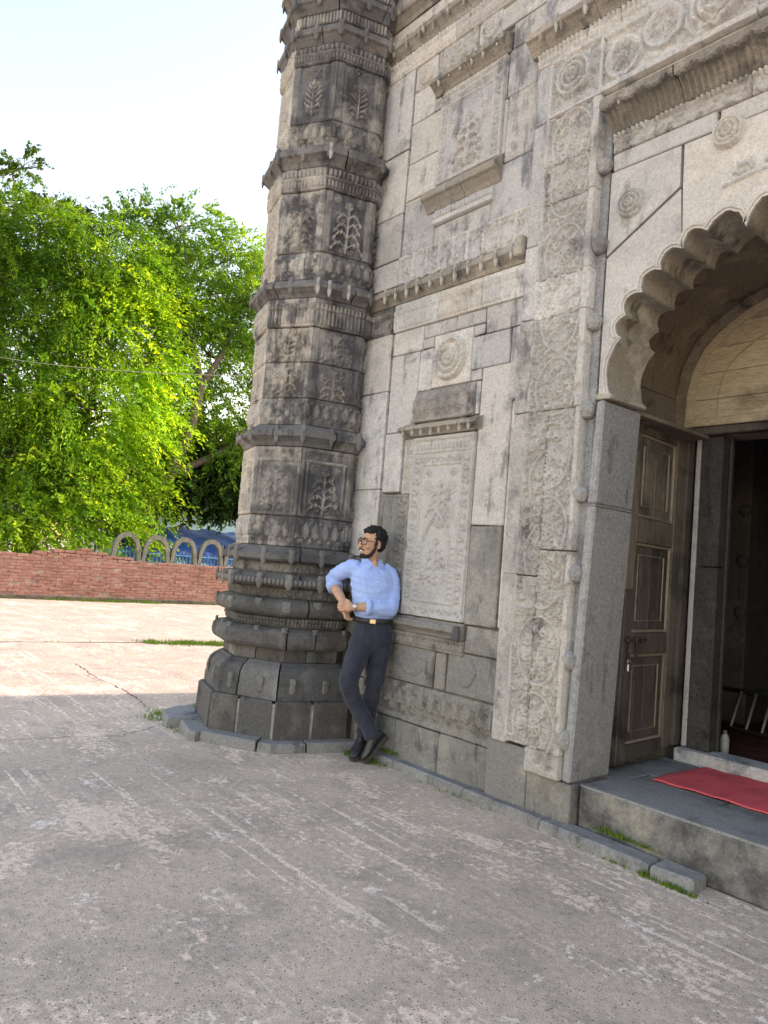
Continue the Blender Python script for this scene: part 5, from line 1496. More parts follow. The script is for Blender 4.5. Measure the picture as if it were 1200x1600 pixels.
def make_tree(name, label, base, axr, trunks, clumps, ntw, lpt, leaf_l, leaf_w, cols, seed, droop=0.5, spread=(0.5, 1.1), mat=None, lean=(0, 0, 0), inner=0.35, nb=7, spray=0.09):
    """base: ground point; axr: horizontal 'right' unit vector of the local frame (right, towards, up);
       trunks: list of (points, radii); clumps: (right, toward, up, rr, rt, ru)"""
    g = np.random.default_rng(seed)
    base = np.array(base, float); ar = np.array([axr[0], axr[1], 0.0]); at_ = np.array([axr[1], -axr[0], 0.0]); au = np.array([0, 0, 1.0])
    W = lambda p: base+ar*p[0]+at_*p[1]+au*p[2]
    t = thing(name, label, 'tree', tuple(base))
    mb = MB(); nodes = []
    for pts, rad in trunks:
        P = [W(p) for p in pts]; mb.add(*tube(P, rad, 9))
        for p, r in zip(P, rad): nodes.append((p, r))
    ctr = np.array([W(c[:3]) for c in clumps]); rad_ = np.array([c[3:6] for c in clumps]); light_tone = np.array([c[6] if len(c) > 6 else 1.0 for c in clumps])
    for c, rr in zip(ctr, rad_):
        best = min(nodes, key=lambda q: np.linalg.norm(q[0]-c)+(1.5 if q[0][2] > c[2]+0.4 else 0)+(0.0 if q[1] > 0.05 else 2))
        a = best[0]; mid_ = (a+c)/2+np.array([0, 0, 0.15*np.linalg.norm(c-a)])+g.normal(0, 0.12, 3)
        r0 = min(best[1]*0.7, 0.11)
        mb.add(*tube([a, a*0.6+mid_*0.4+g.normal(0, .05, 3), mid_, mid_*0.4+c*0.6, c], [r0, r0*0.85, r0*0.7, r0*0.5, r0*0.3], 6))
        for k in range(nb):
            d = g.normal(0, 1, 3); d[2] = abs(d[2])*0.6+0.1; d /= np.linalg.norm(d)
            e = c+(ar*d[0]*rr[0]+at_*d[1]*rr[1]+au*d[2]*rr[2])*g.uniform(0.6, 1.0)
            s = mid_*0.3+c*0.7 if k % 2 else c
            mb.add(*tube([s, (s+e)/2+g.normal(0, 0.12, 3)+np.array([0, 0, .1]), e], [r0*0.35+0.006, r0*0.22+0.005, 0.006], 5))
    mb.build('trunk', M_bark, t, True)
    vol = rad_.prod(1)**(0.85); pick = g.choice(len(clumps), ntw, p=vol/vol.sum())
    d = g.normal(0, 1, (ntw, 3)); d /= np.linalg.norm(d, axis=1)[:, None]
    q = g.uniform(inner, 1.0, ntw)**0.7
    # lumpy shells: twigs gather in sub-clumps
    lump = g.normal(0, 1, (len(clumps), 14, 3)); lump /= np.linalg.norm(lump, axis=2)[..., None]
    li = g.integers(0, 14, ntw); d = d*0.55+lump[pick, li]*0.75; d /= np.linalg.norm(d, axis=1)[:, None]
    loc = d*q[:, None]*rad_[pick]
    P0 = ctr[pick]+loc[:, :1]*ar+loc[:, 1:2]*at_+loc[:, 2:3]*au
    D = d[:, :1]*ar+d[:, 1:2]*at_+d[:, 2:3]*au*0.6+np.array(lean)+g.normal(0, 0.35, (ntw, 3)); D /= np.linalg.norm(D, axis=1)[:, None]
    L = g.uniform(spread[0], spread[1], ntw)
    tt = (np.arange(lpt)+0.5)/lpt
    Tn = np.broadcast_to(tt, (ntw, lpt))
    P = P0[:, None, :]+D[:, None, :]*(L[:, None]*Tn)[..., None]
    P[..., 2] -= droop*(L[:, None]*Tn**2)
    P += g.normal(0, spray*0.45, P.shape)
    N = ntw*lpt; P = P.reshape(-1, 3)
    Dt = np.repeat(D, lpt, 0); Dt[:, 2] -= droop*0.9*np.tile(tt, ntw)
    ax = Dt+g.normal(0, 0.55, (N, 3)); ax /= np.linalg.norm(ax, axis=1)[:, None]
    rn = g.normal(0, 1, (N, 3)); rn[:, 2] += 0.6
    sd = np.cross(ax, rn); sd /= np.linalg.norm(sd, axis=1)[:, None]+1e-9
    nm = np.cross(sd, ax)
    sz = np.repeat(g.uniform(0.6, 1.35, ntw), lpt); l = (leaf_l*sz*g.uniform(0.6, 1.3, N))[:, None]; w = (leaf_w*sz*g.uniform(0.6, 1.3, N))[:, None]
    fold = nm*w*0.35
    Vv = np.stack([P-ax*l*0.5, P+sd*w*0.5+fold, P+ax*l*0.5, P-sd*w*0.5+fold], 1).reshape(-1, 3)
    Q = np.arange(4*N).reshape(-1, 4)
    me = quads(Vv, Q, False, name+'_crown')
    cols = np.array(cols); tw = g.uniform(0, 1, ntw)
    # tone changes from spray to spray
    cl = g.uniform(0, 1, (len(clumps), 14))[pick, li]*0.6+tw*0.4
    k = cl[:, None]*(len(cols)-1); i0 = np.clip(k.astype(int), 0, len(cols)-2)[:, 0]; fr = k-i0[:, None]
    tc = cols[i0]*(1-fr)+cols[i0+1]*fr
    tc = tc*(light_tone[pick]**1.25)[:, None]*np.stack([light_tone[pick]**0.35, np.ones(ntw), np.ones(ntw)], 1)  # clump tone puts sunlit right and shaded left sides into the leaf colour
    tc = np.repeat(tc, lpt, 0)*g.uniform(0.7, 1.3, (N, 1))
    tc = np.repeat(np.hstack([np.clip(tc, 0, 1), np.ones((N, 1))]), 4, 0)
    a_ = me.attributes.new('tint', 'FLOAT_COLOR', 'POINT'); a_.data.foreach_set('color', tc.astype(np.float32).ravel())
    link('crown', me, mat or M_leaf, t)
    return t

AX = (0.27, 0.963)
GREEN_B = [(0.11, 0.31, 0.035), (0.22, 0.48, 0.045), (0.39, 0.61, 0.05), (0.13, 0.36, 0.04), (0.32, 0.55, 0.045)]
GREEN_M = [(0.07, 0.19, 0.04), (0.14, 0.32, 0.05), (0.23, 0.43, 0.05), (0.10, 0.25, 0.04), (0.26, 0.45, 0.05)]
GREEN_D = [(0.02, 0.06, 0.015), (0.035, 0.09, 0.02), (0.05, 0.12, 0.025)]
# right, toward, up, radii (metres), tone with the sun side painted brighter
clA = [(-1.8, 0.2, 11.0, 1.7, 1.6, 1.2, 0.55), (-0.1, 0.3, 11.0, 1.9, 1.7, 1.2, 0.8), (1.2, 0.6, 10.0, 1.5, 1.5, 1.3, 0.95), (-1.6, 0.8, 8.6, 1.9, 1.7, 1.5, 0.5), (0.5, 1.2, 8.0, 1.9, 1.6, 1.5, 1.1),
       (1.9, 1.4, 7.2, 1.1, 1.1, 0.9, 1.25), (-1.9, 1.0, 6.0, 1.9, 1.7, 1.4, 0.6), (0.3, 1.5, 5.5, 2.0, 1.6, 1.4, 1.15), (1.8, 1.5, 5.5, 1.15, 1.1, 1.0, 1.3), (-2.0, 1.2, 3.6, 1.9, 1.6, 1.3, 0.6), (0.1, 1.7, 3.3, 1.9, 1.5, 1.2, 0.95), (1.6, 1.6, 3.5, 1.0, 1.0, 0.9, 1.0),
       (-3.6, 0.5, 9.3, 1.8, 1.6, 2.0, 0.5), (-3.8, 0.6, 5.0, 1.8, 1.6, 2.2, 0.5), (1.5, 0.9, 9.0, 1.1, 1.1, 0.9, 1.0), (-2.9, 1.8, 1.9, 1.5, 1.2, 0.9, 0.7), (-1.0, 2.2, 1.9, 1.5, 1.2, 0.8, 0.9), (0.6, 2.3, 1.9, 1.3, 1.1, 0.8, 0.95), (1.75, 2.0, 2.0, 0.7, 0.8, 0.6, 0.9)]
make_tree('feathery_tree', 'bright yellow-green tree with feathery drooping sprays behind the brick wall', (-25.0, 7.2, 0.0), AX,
    [([(-1.2, -0.3, 0), (-1.25, -0.3, 2.0), (-1.35, -0.2, 4.5), (-1.2, -0.1, 7.0), (-0.9, 0, 9.5)], [0.30, 0.24, 0.20, 0.15, 0.07]), ([(-1.0, -0.2, 0), (-0.9, 0.1, 2.5), (0.1, 0.4, 5.0), (0.7, 0.6, 7.5)], [0.24, 0.2, 0.15, 0.07]), ([(-1.6, 0.1, 0), (-2.6, 0.3, 3.5), (-3.2, 0.4, 7.0)], [0.22, 0.17, 0.08])],
    clA, 5600, 28, 0.15, 0.055, GREEN_B, 11, 0.6, (0.7, 1.7), lean=(0.1, 0.7, -0.2), spray=0.12)
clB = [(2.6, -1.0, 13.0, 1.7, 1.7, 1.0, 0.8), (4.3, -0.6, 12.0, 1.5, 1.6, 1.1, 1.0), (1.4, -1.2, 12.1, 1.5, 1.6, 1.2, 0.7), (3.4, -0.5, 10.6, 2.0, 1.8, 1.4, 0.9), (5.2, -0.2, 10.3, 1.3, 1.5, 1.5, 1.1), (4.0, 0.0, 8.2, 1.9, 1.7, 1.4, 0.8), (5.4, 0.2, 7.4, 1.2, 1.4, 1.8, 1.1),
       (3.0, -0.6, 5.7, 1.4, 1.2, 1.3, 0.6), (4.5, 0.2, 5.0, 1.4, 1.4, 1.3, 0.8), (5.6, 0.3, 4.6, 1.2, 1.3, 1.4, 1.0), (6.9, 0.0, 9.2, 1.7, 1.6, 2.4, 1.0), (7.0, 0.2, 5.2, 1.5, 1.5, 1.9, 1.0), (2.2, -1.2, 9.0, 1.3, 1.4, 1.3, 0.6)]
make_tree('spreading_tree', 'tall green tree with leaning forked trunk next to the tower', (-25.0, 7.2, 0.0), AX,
    [([(2.0, 0.6, 0), (2.05, 0.8, 1.8), (2.35, 1.1, 3.0), (2.95, 1.4, 3.8), (3.4, 1.6, 5.4), (3.6, 1.5, 6.8), (3.3, 0.9, 8.2), (2.9, 0.0, 10.3)], [0.27, 0.23, 0.21, 0.18, 0.16, 0.14, 0.11, 0.06]), ([(3.6, 1.5, 6.8), (4.3, 1.0, 8.2), (4.9, 0.2, 9.8)], [0.12, 0.09, 0.05]), ([(2.95, 1.4, 3.8), (4.6, 0.8, 4.8), (6.2, 0.0, 6.5)], [0.14, 0.11, 0.06])],
    clB, 3300, 24, 0.15, 0.066, GREEN_M, 12, 0.35, (0.5, 1.1), lean=(0, 0.1, 0.05), spray=0.12, nb=11)
make_tree('thin_crowned_tree', 'sparse dark tree top rising above the left feathery tree', (-27.5, 5.0, 0.0), AX,
    [([(0.2, 0, 0), (0.3, 0, 5), (0.0, 0, 9), (0.1, 0, 12.8)], [0.3, 0.24, 0.17, 0.05])],
    [(0.2, 0, 14.0, 0.6, 0.6, 0.35), (-0.7, 0, 12.5, 1.0, 1.0, 0.8), (1.2, 0, 12.6, 1.2, 1.0, 0.45), (2.2, 0.0, 12.1, 0.8, 0.8, 0.35), (-1.0, 0, 11.0, 1.6, 1.4, 0.9)], 520, 22, 0.15, 0.07, [(0.035, 0.075, 0.02), (0.06, 0.13, 0.02), (0.10, 0.18, 0.03)], 13, 0.3, (0.35, 0.8), spray=0.1, nb=9)
make_tree('dark_leafy_tree', 'small dark green broad-leaved tree in the shade above the arches', (-24.2, 10.2, 0.0), AX,
    [([(-0.6, 0, 0), (-0.55, 0, 1.6), (-0.2, 0, 2.8)], [0.16, 0.13, 0.08]), ([(-0.55, 0, 1.4), (0.8, 0, 2.4)], [0.1, 0.05])],
    [(0.0, 0, 3.5, 1.1, 1.1, 0.8), (1.1, 0.2, 3.5, 1.1, 1.0, 0.8), (2.2, 0.2, 3.6, 1.1, 1.0, 0.9), (0.6, -0.3, 4.2, 1.3, 1.0, 0.8), (3.6, 0, 3.6, 1.4, 1.2, 1.0)], 1500, 16, 0.20, 0.11, GREEN_D, 14, 0.4, (0.25, 0.6), mat=M_leaf_dk, spray=0.1)

make_tree('hedge_tree', 'dense dark green tree mass far behind the arches and trunks', (-34.0, 8.5, 0.0), AX,
    [([(0, 0, 0), (0, 0, 3.0), (0.3, 0, 5.0)], [0.25, 0.2, 0.1])],
    [(-6.5, 0, 3.2, 2.6, 1.5, 2.2, 0.8), (-3.5, 0, 4.2, 2.6, 1.6, 2.6, 0.7), (-0.5, 0, 4.4, 2.6, 1.6, 2.8, 0.7), (2.0, 0, 4.4, 2.2, 1.5, 2.4, 0.8), (4.6, 0, 5.4, 2.2, 1.5, 2.4, 0.8), (7.2, 0, 5.6, 2.2, 1.5, 2.4, 0.8)], 2600, 16, 0.26, 0.15, [(0.04, 0.12, 0.02), (0.07, 0.19, 0.03), (0.10, 0.25, 0.03)], 15, 0.4, (0.4, 0.9), spray=0.14, nb=5)
# overhead cable from the tree to the side wall of the building
A = Vector((-5.26, 5.9, 3.42)); B = Vector((-24.9, 2.9, 6.6)); pts = []
for i in range(41):
    t_ = i/40; p = A.lerp(B, t_); p.z -= 0.35*4*t_*(1-t_)-0.35*0.55; pts.append(p)
pts[0] = A
V, F = tube(pts, 0.0065, 6); cb = mk('overhead_cable', V, F, simple('pale_cable', (0.30, 0.30, 0.20), 0.6), None, True)
tag(cb, 'thin pale cable strung across the trees to the tower', 'cable')
# ---------------------------------------------------------------- person
PO = Vector((-4.36, 3.47, 0.0)); PA = Vector((0.623, 0.782, 0)); PT = Vector((0.782, -0.623, 0)); PZ = Vector((0, 0, 1))
def PP(s, d, z): return PO+PA*s+PT*d+PZ*z
man = thing('person', 'person in light blue shirt, dark trousers and glasses leaning on the tower with crossed legs', 'person', tuple(PO))

def skin_mat():
    t = NT('skin'); p = t.pos(); n = t.noise(p, 30, 4)
    c = t.mix(t.ramp(n, 0.3, 0.7), (0.50, 0.285, 0.19), (0.58, 0.345, 0.235))
    t.bsdf(c, 0.5, t.bump(t.noise(p, 220, 2), 0.15, 0.002), 0.35)
    t.b.inputs['Subsurface Weight'].default_value = 0.12; t.b.inputs['Subsurface Radius'].default_value = (0.01, 0.004, 0.002)
    return t.m
def cloth_mat(name, c1, c2, scale=320, rough=0.85):
    t = NT(name); p = t.pos(); w = t.noise(t.pos((1, 1, 0.15)), scale, 2); n = t.noise(p, 9, 4, 0.6)
    c = t.mix(t.ramp(n, 0.3, 0.7), c1, c2); c = t.mix(1.0, c, t.grey(t.ramp(w, 0.3, 0.7, 0.86, 1.12)), 'MULTIPLY')
    t.bsdf(c, rough, t.bump(w, 0.2, 0.002), 0.2); t.b.inputs['Sheen Weight'].default_value = 0.15
    return t.m
M_skin = skin_mat()
M_shirt = cloth_mat('blue_shirt_cotton', (0.32, 0.475, 0.86), (0.37, 0.53, 0.91))
M_trous = cloth_mat('charcoal_trousers', (0.027, 0.031, 0.048), (0.038, 0.043, 0.062))
M_leath = simple('black_leather', (0.022, 0.022, 0.024), 0.38, 0.5, 0, 0.3, 40, 0.3)
M_sole = simple('grey_rubber_sole', (0.06, 0.055, 0.05), 0.8, 0.2, 0, 0.2, 40)
M_hair = simple('black_hair', (0.010, 0.009, 0.009), 0.55, 0.35, 0, 0.3, 120, 0.9)
M_gold = simple('brass_buckle', (0.62, 0.52, 0.33), 0.3, 0.5, 0.8, 0.1, 40, 0.05)
M_frame = simple('dark_red_glasses_frame', (0.06, 0.012, 0.012), 0.35, 0.5)
M_white = simple('white_enamel', (0.75, 0.74, 0.70), 0.4, 0.4, 0, 0.05)

def fuse(name, prims, voxel, smooth, mat, parent, wrinkle=None):
    """one continuous skin over overlapping closed volumes"""
    mb = MB()
    for V, F in prims: mb.add(V, F)
    me = mesh(mb.V, mb.F, False, name)
    bm = bmesh.new(); bm.from_mesh(me); bmesh.ops.recalc_face_normals(bm, faces=bm.faces); bm.to_mesh(me); bm.free()
    o = bpy.data.objects.new('tmp', me); COL.objects.link(o)
    md = o.modifiers.new('r', 'REMESH'); md.mode = 'VOXEL'; md.voxel_size = voxel; md.use_smooth_shade = True
    if smooth:
        ms = o.modifiers.new('s', 'SMOOTH'); ms.factor = 0.5; ms.iterations = smooth
    dg = bpy.context.evaluated_depsgraph_get(); dg.update()
    m2 = bpy.data.meshes.new_from_object(o.evaluated_get(dg))
    bpy.data.objects.remove(o); m2.name = name; m2.materials.clear()
    if wrinkle:
        for v in m2.vertices:
            v.co += v.normal*wrinkle(v.co)
    m2.polygons.foreach_set('use_smooth', [True]*len(m2.polygons)); m2.update()
    return link(name, m2, mat, parent)

def loft(items, rz=0.0, n=20):
    """horizontal ellipses: (s, d, z, half width, half depth), turned by rz about the vertical"""
    V = []; F = []
    for (s, d, z, w, dp) in items:
        for k in range(n):
            a = 2*math.pi*k/n; ca, sa = math.cos(a), math.sin(a)
            ex = abs(ca)**0.85*math.copysign(1, ca)*w; ey = abs(sa)**0.85*math.copysign(1, sa)*dp
            V.append(PP(s+ex*math.cos(rz)-ey*math.sin(rz), d+ex*math.sin(rz)+ey*math.cos(rz), z))
    for i in range(len(items)-1):
        for k in range(n): F.append([i*n+k, i*n+(k+1) % n, (i+1)*n+(k+1) % n, (i+1)*n+k])
    F.append(list(range(n))[::-1]); F.append([(len(items)-1)*n+k for k in range(n)])
    return V, F
def limb(pts, rad, n=14): return tube([PP(*p) for p in pts], rad, n)
def ball(p, r): return ellipsoid(PP(*p), (r, r, r) if np.isscalar(r) else r)

TR = R(-22)     # the chest is turned a little to the viewer's left
def shirt_wrinkle(c):
    p = Vector((c.x*16, c.y*16, c.z*7+c.x*6)); q = Vector((c.x*7+3, c.y*7, c.z*12))
    a = 1-abs(mnoise.noise(p))*2.2; b = 1-abs(mnoise.noise(q))*2.2
    e = Vector((c.x*4+c.z*15, c.y*4-c.z*6, c.z*6)); d = 1-abs(mnoise.noise(e))*2.6
    return 0.0035*max(0, a)+0.0035*max(0, b)+0.0065*max(0, d)-0.007
shirt_prims = [loft([(0.062, 0.0, 1.042, 0.128, 0.094), (0.062, 0.0, 1.052, 0.146, 0.108), (0.060, 0.005, 1.08, 0.156, 0.118), (0.052, 0.008, 1.18, 0.160, 0.116), (0.040, 0.010, 1.28, 0.172, 0.118), (0.028, 0.008, 1.36, 0.172, 0.108), (0.018, 0.0, 1.415, 0.148, 0.092), (0.008, -0.005, 1.45, 0.095, 0.075), (0.003, -0.010, 1.470, 0.060, 0.050)], TR),
    limb([(-0.085, 0.035, 1.40), (-0.145, 0.03, 1.405), (-0.20, -0.02, 1.375), (-0.265, -0.11, 1.325), (-0.283, -0.145, 1.305)], [0.070, 0.067, 0.061, 0.055, 0.048]),
    ball((-0.278, -0.135, 1.305), 0.055),
    limb([(-0.28, -0.14, 1.305), (-0.262, -0.10, 1.275), (-0.250, -0.075, 1.252)], [0.056, 0.060, 0.060]),
    limb([(0.10, -0.04, 1.405), (0.155, -0.045, 1.385), (0.180, -0.03, 1.32), (0.190, 0.01, 1.22), (0.186, 0.05, 1.14)], [0.070, 0.069, 0.062, 0.057, 0.053]),
    ball((0.182, 0.055, 1.128), 0.058),
    limb([(0.182, 0.055, 1.125), (0.11, 0.095, 1.122), (0.04, 0.118, 1.128), (0.0, 0.126, 1.130)], [0.057, 0.055, 0.052, 0.054])]
shirt = fuse('shirt', shirt_prims, 0.0085, 5, M_shirt, man, shirt_wrinkle)
# rolled cuffs
for pts, r in (([(-0.262, -0.100, 1.276), (-0.245, -0.066, 1.243)], 0.060), ([(0.035, 0.118, 1.128), (-0.006, 0.128, 1.130)], 0.055)):
    V, F = limb(pts+[], [r+0.004, r+0.002], 16); mk('rolled_cuff', V, F, M_shirt, shirt, True)
# collar flaps, placket and buttons (front of the chest in the turned frame)
def chest(u, w, z):
    """u across the chest (+ = viewer right), w forward"""
    zc = [(1.03, 0.062, 0.0), (1.18, 0.052, 0.008), (1.28, 0.040, 0.010), (1.36, 0.028, 0.008), (1.415, 0.018, 0.0), (1.472, 0.003, -0.006), (1.6, 0.0, -0.01)]
    s0, d0 = zc[0][1:]
    for (z0, a, b), (z1, c, e) in zip(zc[:-1], zc[1:]):
        if z0 <= z <= z1: t_ = (z-z0)/(z1-z0); s0, d0 = a+(c-a)*t_, b+(e-b)*t_
    return PP(s0+u*math.cos(TR)-w*math.sin(TR), d0+u*math.sin(TR)+w*math.cos(TR), z)
for sg in (-1, 1):
    q = [chest(sg*0.008, 0.073, 1.452), chest(sg*0.05, 0.064, 1.485), chest(sg*0.078, 0.02, 1.494), chest(sg*0.088, 0.03, 1.456), chest(sg*0.062, 0.098, 1.408)]
    V, F = extrude_poly(q, (chest(0, 0.006, 1.45)-chest(0, 0, 1.45))); o = mk('collar', V, F, M_shirt, shirt)
V, F = tube([chest(0, -0.02, 1.455), chest(0, -0.02, 1.495)], [0.066, 0.060], 16); mk('collar_band', V, F, M_shirt, shirt, True)
for z, w in ((1.39, 0.106), (1.32, 0.118), (1.25, 0.124), (1.18, 0.122), (1.10, 0.124)):
    V, F = ellipsoid(chest(-0.008, w, z), (0.006, 0.006, 0.006), None, 8, 5); mk('button', V, F, M_white, shirt, True)

def trouser_wrinkle(c):
    p = Vector((c.x*14, c.y*14, c.z*9)); a = 1-abs(mnoise.noise(p))*2.4
    k = 1.0+1.2*max(0, 0.35-c.z)
    q = Vector((c.x*5+c.z*9, c.y*5, c.z*17)); b = 1-abs(mnoise.noise(q))*2.6
    zone = math.exp(-((c.z-0.57)/0.10)**2)+math.exp(-((c.z-0.86)/0.09)**2)+math.exp(-((c.z-0.22)/0.08)**2)
    return (0.006*max(0, a)-0.002)*k+0.010*max(0, b)*zone
legF = [(0.005, 0.02, 0.93), (-0.015, 0.04, 0.84), (-0.045, 0.075, 0.73), (-0.082, 0.11, 0.60), (-0.080, 0.105, 0.54), (-0.03, 0.095, 0.44), (0.035, 0.085, 0.345), (0.095, 0.075, 0.255), (0.128, 0.070, 0.195)]
legS = [(0.125, -0.01, 0.93), (0.128, -0.01, 0.84), (0.122, -0.012, 0.72), (0.112, -0.02, 0.60), (0.105, -0.025, 0.52), (0.092, -0.045, 0.40), (0.075, -0.065, 0.28), (0.062, -0.08, 0.17)]
tr_prims = [loft([(0.062, 0.0, 0.80, 0.10, 0.075), (0.062, 0.0, 0.86, 0.150, 0.108), (0.064, 0.0, 0.93, 0.152, 0.112), (0.063, 0.0, 1.00, 0.140, 0.103), (0.062, 0.0, 1.035, 0.136, 0.100)], TR*0.6),
    limb(legF, [0.082, 0.088, 0.082, 0.068, 0.066, 0.062, 0.059, 0.057, 0.060]), limb(legS, [0.084, 0.089, 0.079, 0.066, 0.063, 0.061, 0.058, 0.058])]
trousers = fuse('trousers', tr_prims, 0.0085, 5, M_trous, man, trouser_wrinkle)
V, F = loft([(0.062, 0.0, 1.012, 0.142, 0.106), (0.062, 0.0, 1.014, 0.146, 0.110), (0.062, 0.0, 1.044, 0.146, 0.110), (0.062, 0.0, 1.046, 0.142, 0.106)], TR*0.6, 28)
belt = mk('belt', V, F, M_leath, man, True)
bc = chest(-0.05, 0.116, 1.03); 
V, F = cbox(-0.024, 0.024, -0.006, 0.006, -0.017, 0.017, 0.004)
o = mk('buckle', V, F, M_gold, belt); 
o.location = bc; o.rotation_euler = (0, 0, math.atan2(PA.y, PA.x)+TR); o.matrix_parent_inverse = Matrix.Identity(4)

# shoes: H heel, T toe on the sole line, U dorsal direction
def shoe(H, T, U, ankle):
    H, T, U = PP(*H), PP(*T), (PA*U[0]+PT*U[1]+PZ*U[2])
    D = (T-H); L = D.length; D.normalize(); U = (U-D*U.dot(D)).normalized(); S = D.cross(U)
    prof = [(0.0, 0.024, 0.045, 0.06), (0.06, 0.034, 0.05, 0.085), (0.2, 0.037, 0.052, 0.10), (0.36, 0.037, 0.048, 0.095), (0.52, 0.041, 0.040, 0.068), (0.70, 0.046, 0.030, 0.050), (0.85, 0.040, 0.024, 0.040), (0.95, 0.026, 0.018, 0.030), (1.0, 0.012, 0.014, 0.022)]
    V = []; F = []; n = 14
    for (t_, w, _, h) in prof:
        c = H+D*(t_*L)
        for k in range(n):
            a = 2*math.pi*k/n; yy = math.sin(a)
            V.append(c+S*(w*math.cos(a))+U*((h*0.5+0.012)+(h*0.5)*yy))
    for i in range(len(prof)-1):
        for k in range(n): F.append([i*n+k, i*n+(k+1) % n, (i+1)*n+(k+1) % n, (i+1)*n+k])
    F.append(list(range(n))[::-1]); F.append([(len(prof)-1)*n+k for k in range(n)])
    up_ = fuse('shoe', [(V, F), tube([PP(*ankle), H+D*(0.24*L)+U*0.06], [0.046, 0.044], 12)], 0.006, 4, M_leath, man)
    sV = []; sF = []
    for lv, hh in ((0, -0.004), (1, 0.016)):
        ring_ = []
        for (t_, w, _, h) in prof: ring_.append(H+D*((t_*1.03-0.015)*L)+S*(w+0.004)+U*hh)
        for (t_, w, _, h) in prof[::-1]: ring_.append(H+D*((t_*1.03-0.015)*L)-S*(w+0.004)+U*hh)
        sV += ring_
    m_ = len(sV)//2
    for i in range(m_): sF.append([i, (i+1) % m_, m_+(i+1) % m_, m_+i])
    for i in range(len(prof)-1):
        a, b = i, i+1; c, d = m_-1-i, m_-2-i
        sF.append([a, b, d, c]); sF.append([m_+a, m_+c, m_+d, m_+b])
    mk('sole', sV, sF, M_sole, up_)
    hV = []
    for t_ in (0.0, 0.27):
        for sg in (-1, 1):
            for hh in (-0.024, -0.003): hV.append(H+D*(t_*L)+S*(sg*0.032)+U*hh)
    mk('heel', hV, orient(hV, [[0, 1, 3, 2], [4, 6, 7, 5], [0, 4, 5, 1], [2, 3, 7, 6], [0, 2, 6, 4], [1, 5, 7, 3]]), M_sole, up_)
shoe((0.085, -0.135, 0.105), (-0.004, 0.085, 0.012), (0, 0, 1), (0.062, -0.08, 0.20))
shoe((0.222, 0.045, 0.205), (0.078, 0.105, 0.012), (-0.75, 0.35, 0.45), (0.130, 0.070, 0.225))

# head in its own frame: f forward, l sideways, z up
HF_ = Vector((0, 0, 0)); hs = math.radians(57)
hf = (-PA*math.sin(hs)+PT*math.cos(hs)); hf = (hf+PZ*0.03).normalized(); hl = PZ.cross(hf).normalized(); hz = hf.cross(hl)
HM = Matrix((hf, hl, hz)).transposed()
HC = PP(0.006, 0.01, 1.595)
def hp(f, l, z): return HC+hf*f+hl*l+hz*z
def hball(f, l, z, a, b, c): return ellipsoid(hp(f, l, z), (a, b, c), HM, 18, 12)
def htube(pts, rad, n=10): return tube([hp(*p) for p in pts], rad, n)
head = [hball(-0.012, 0, 0.035, 0.094, 0.073, 0.088), hball(0.030, 0, -0.005, 0.062, 0.060, 0.085), hball(0.034, 0, -0.062, 0.052, 0.050, 0.048), hball(0.066, 0, -0.090, 0.022, 0.026, 0.020),
    htube([(0.084, 0, 0.025), (0.098, 0, 0.004), (0.112, 0, -0.018)], [0.010, 0.012, 0.014]), hball(0.104, 0, -0.022, 0.014, 0.019, 0.011),
    hball(0.078, 0.028, 0.030, 0.014, 0.028, 0.010), hball(0.078, -0.028, 0.030, 0.014, 0.028, 0.010), hball(0.062, 0.038, -0.022, 0.022, 0.022, 0.022), hball(0.062, -0.038, -0.022, 0.022, 0.022, 0.022),
    hball(0.088, 0, -0.046, 0.012, 0.026, 0.008), hball(0.086, 0, -0.066, 0.012, 0.024, 0.008),
    hball(-0.012, 0.074, -0.004, 0.018, 0.009, 0.030), hball(-0.012, -0.074, -0.004, 0.018, 0.009, 0.030)]
neck = limb([(0.012, -0.01, 1.555), (0.008, -0.008, 1.49), (0.006, -0.006, 1.42), (0.02, 0.0, 1.34)], [0.050, 0.050, 0.056, 0.08])
trunk_in = loft([(0.062, 0, 0.92, 0.09, 0.06), (0.05, 0, 1.2, 0.11, 0.07), (0.03, 0, 1.36, 0.13, 0.07), (0.012, 0, 1.43, 0.06, 0.05)], TR)
arm1 = limb([(0.0, 0, 1.38), (-0.14, 0.03, 1.405), (-0.278, -0.135, 1.31), (-0.245, -0.068, 1.245), (-0.205, 0.01, 1.195), (-0.172, 0.068, 1.15), (-0.160, 0.085, 1.128)], [0.045, 0.045, 0.040, 0.041, 0.036, 0.027, 0.026])
arm2 = limb([(0.06, 0, 1.38), (0.155, -0.04, 1.385), (0.184, 0.05, 1.13), (0.08, 0.105, 1.126), (0.0, 0.127, 1.13), (-0.06, 0.137, 1.128), (-0.098, 0.140, 1.124)], [0.045, 0.045, 0.042, 0.040, 0.037, 0.030, 0.026])
# hand of the raised arm: palm hangs down, fingers curl towards the viewer's right
hand1 = [limb([(-0.162, 0.082, 1.130), (-0.150, 0.100, 1.098), (-0.143, 0.106, 1.072)], [(0.026, 0.019), (0.036, 0.017), (0.034, 0.014)], 12)]
for i, (L_, off) in enumerate(((0.9, -0.024), (1.0, -0.008), (0.95, 0.008), (0.8, 0.024))):
    b0 = (-0.143+off*0.55, 0.106-off*0.8, 1.070)
    hand1.append(limb([b0, (b0[0]+0.012*L_, b0[1]+0.012, 1.070-0.034*L_), (b0[0]+0.034*L_, b0[1]+0.004, 1.070-0.046*L_), (b0[0]+0.048*L_, b0[1]-0.012, 1.070-0.040*L_)], [0.0098, 0.0092, 0.0085, 0.0072], 8))
hand1.append(limb([(-0.170, 0.098, 1.118), (-0.178, 0.118, 1.094), (-0.165, 0.128, 1.074)], [0.011, 0.010, 0.008], 8))
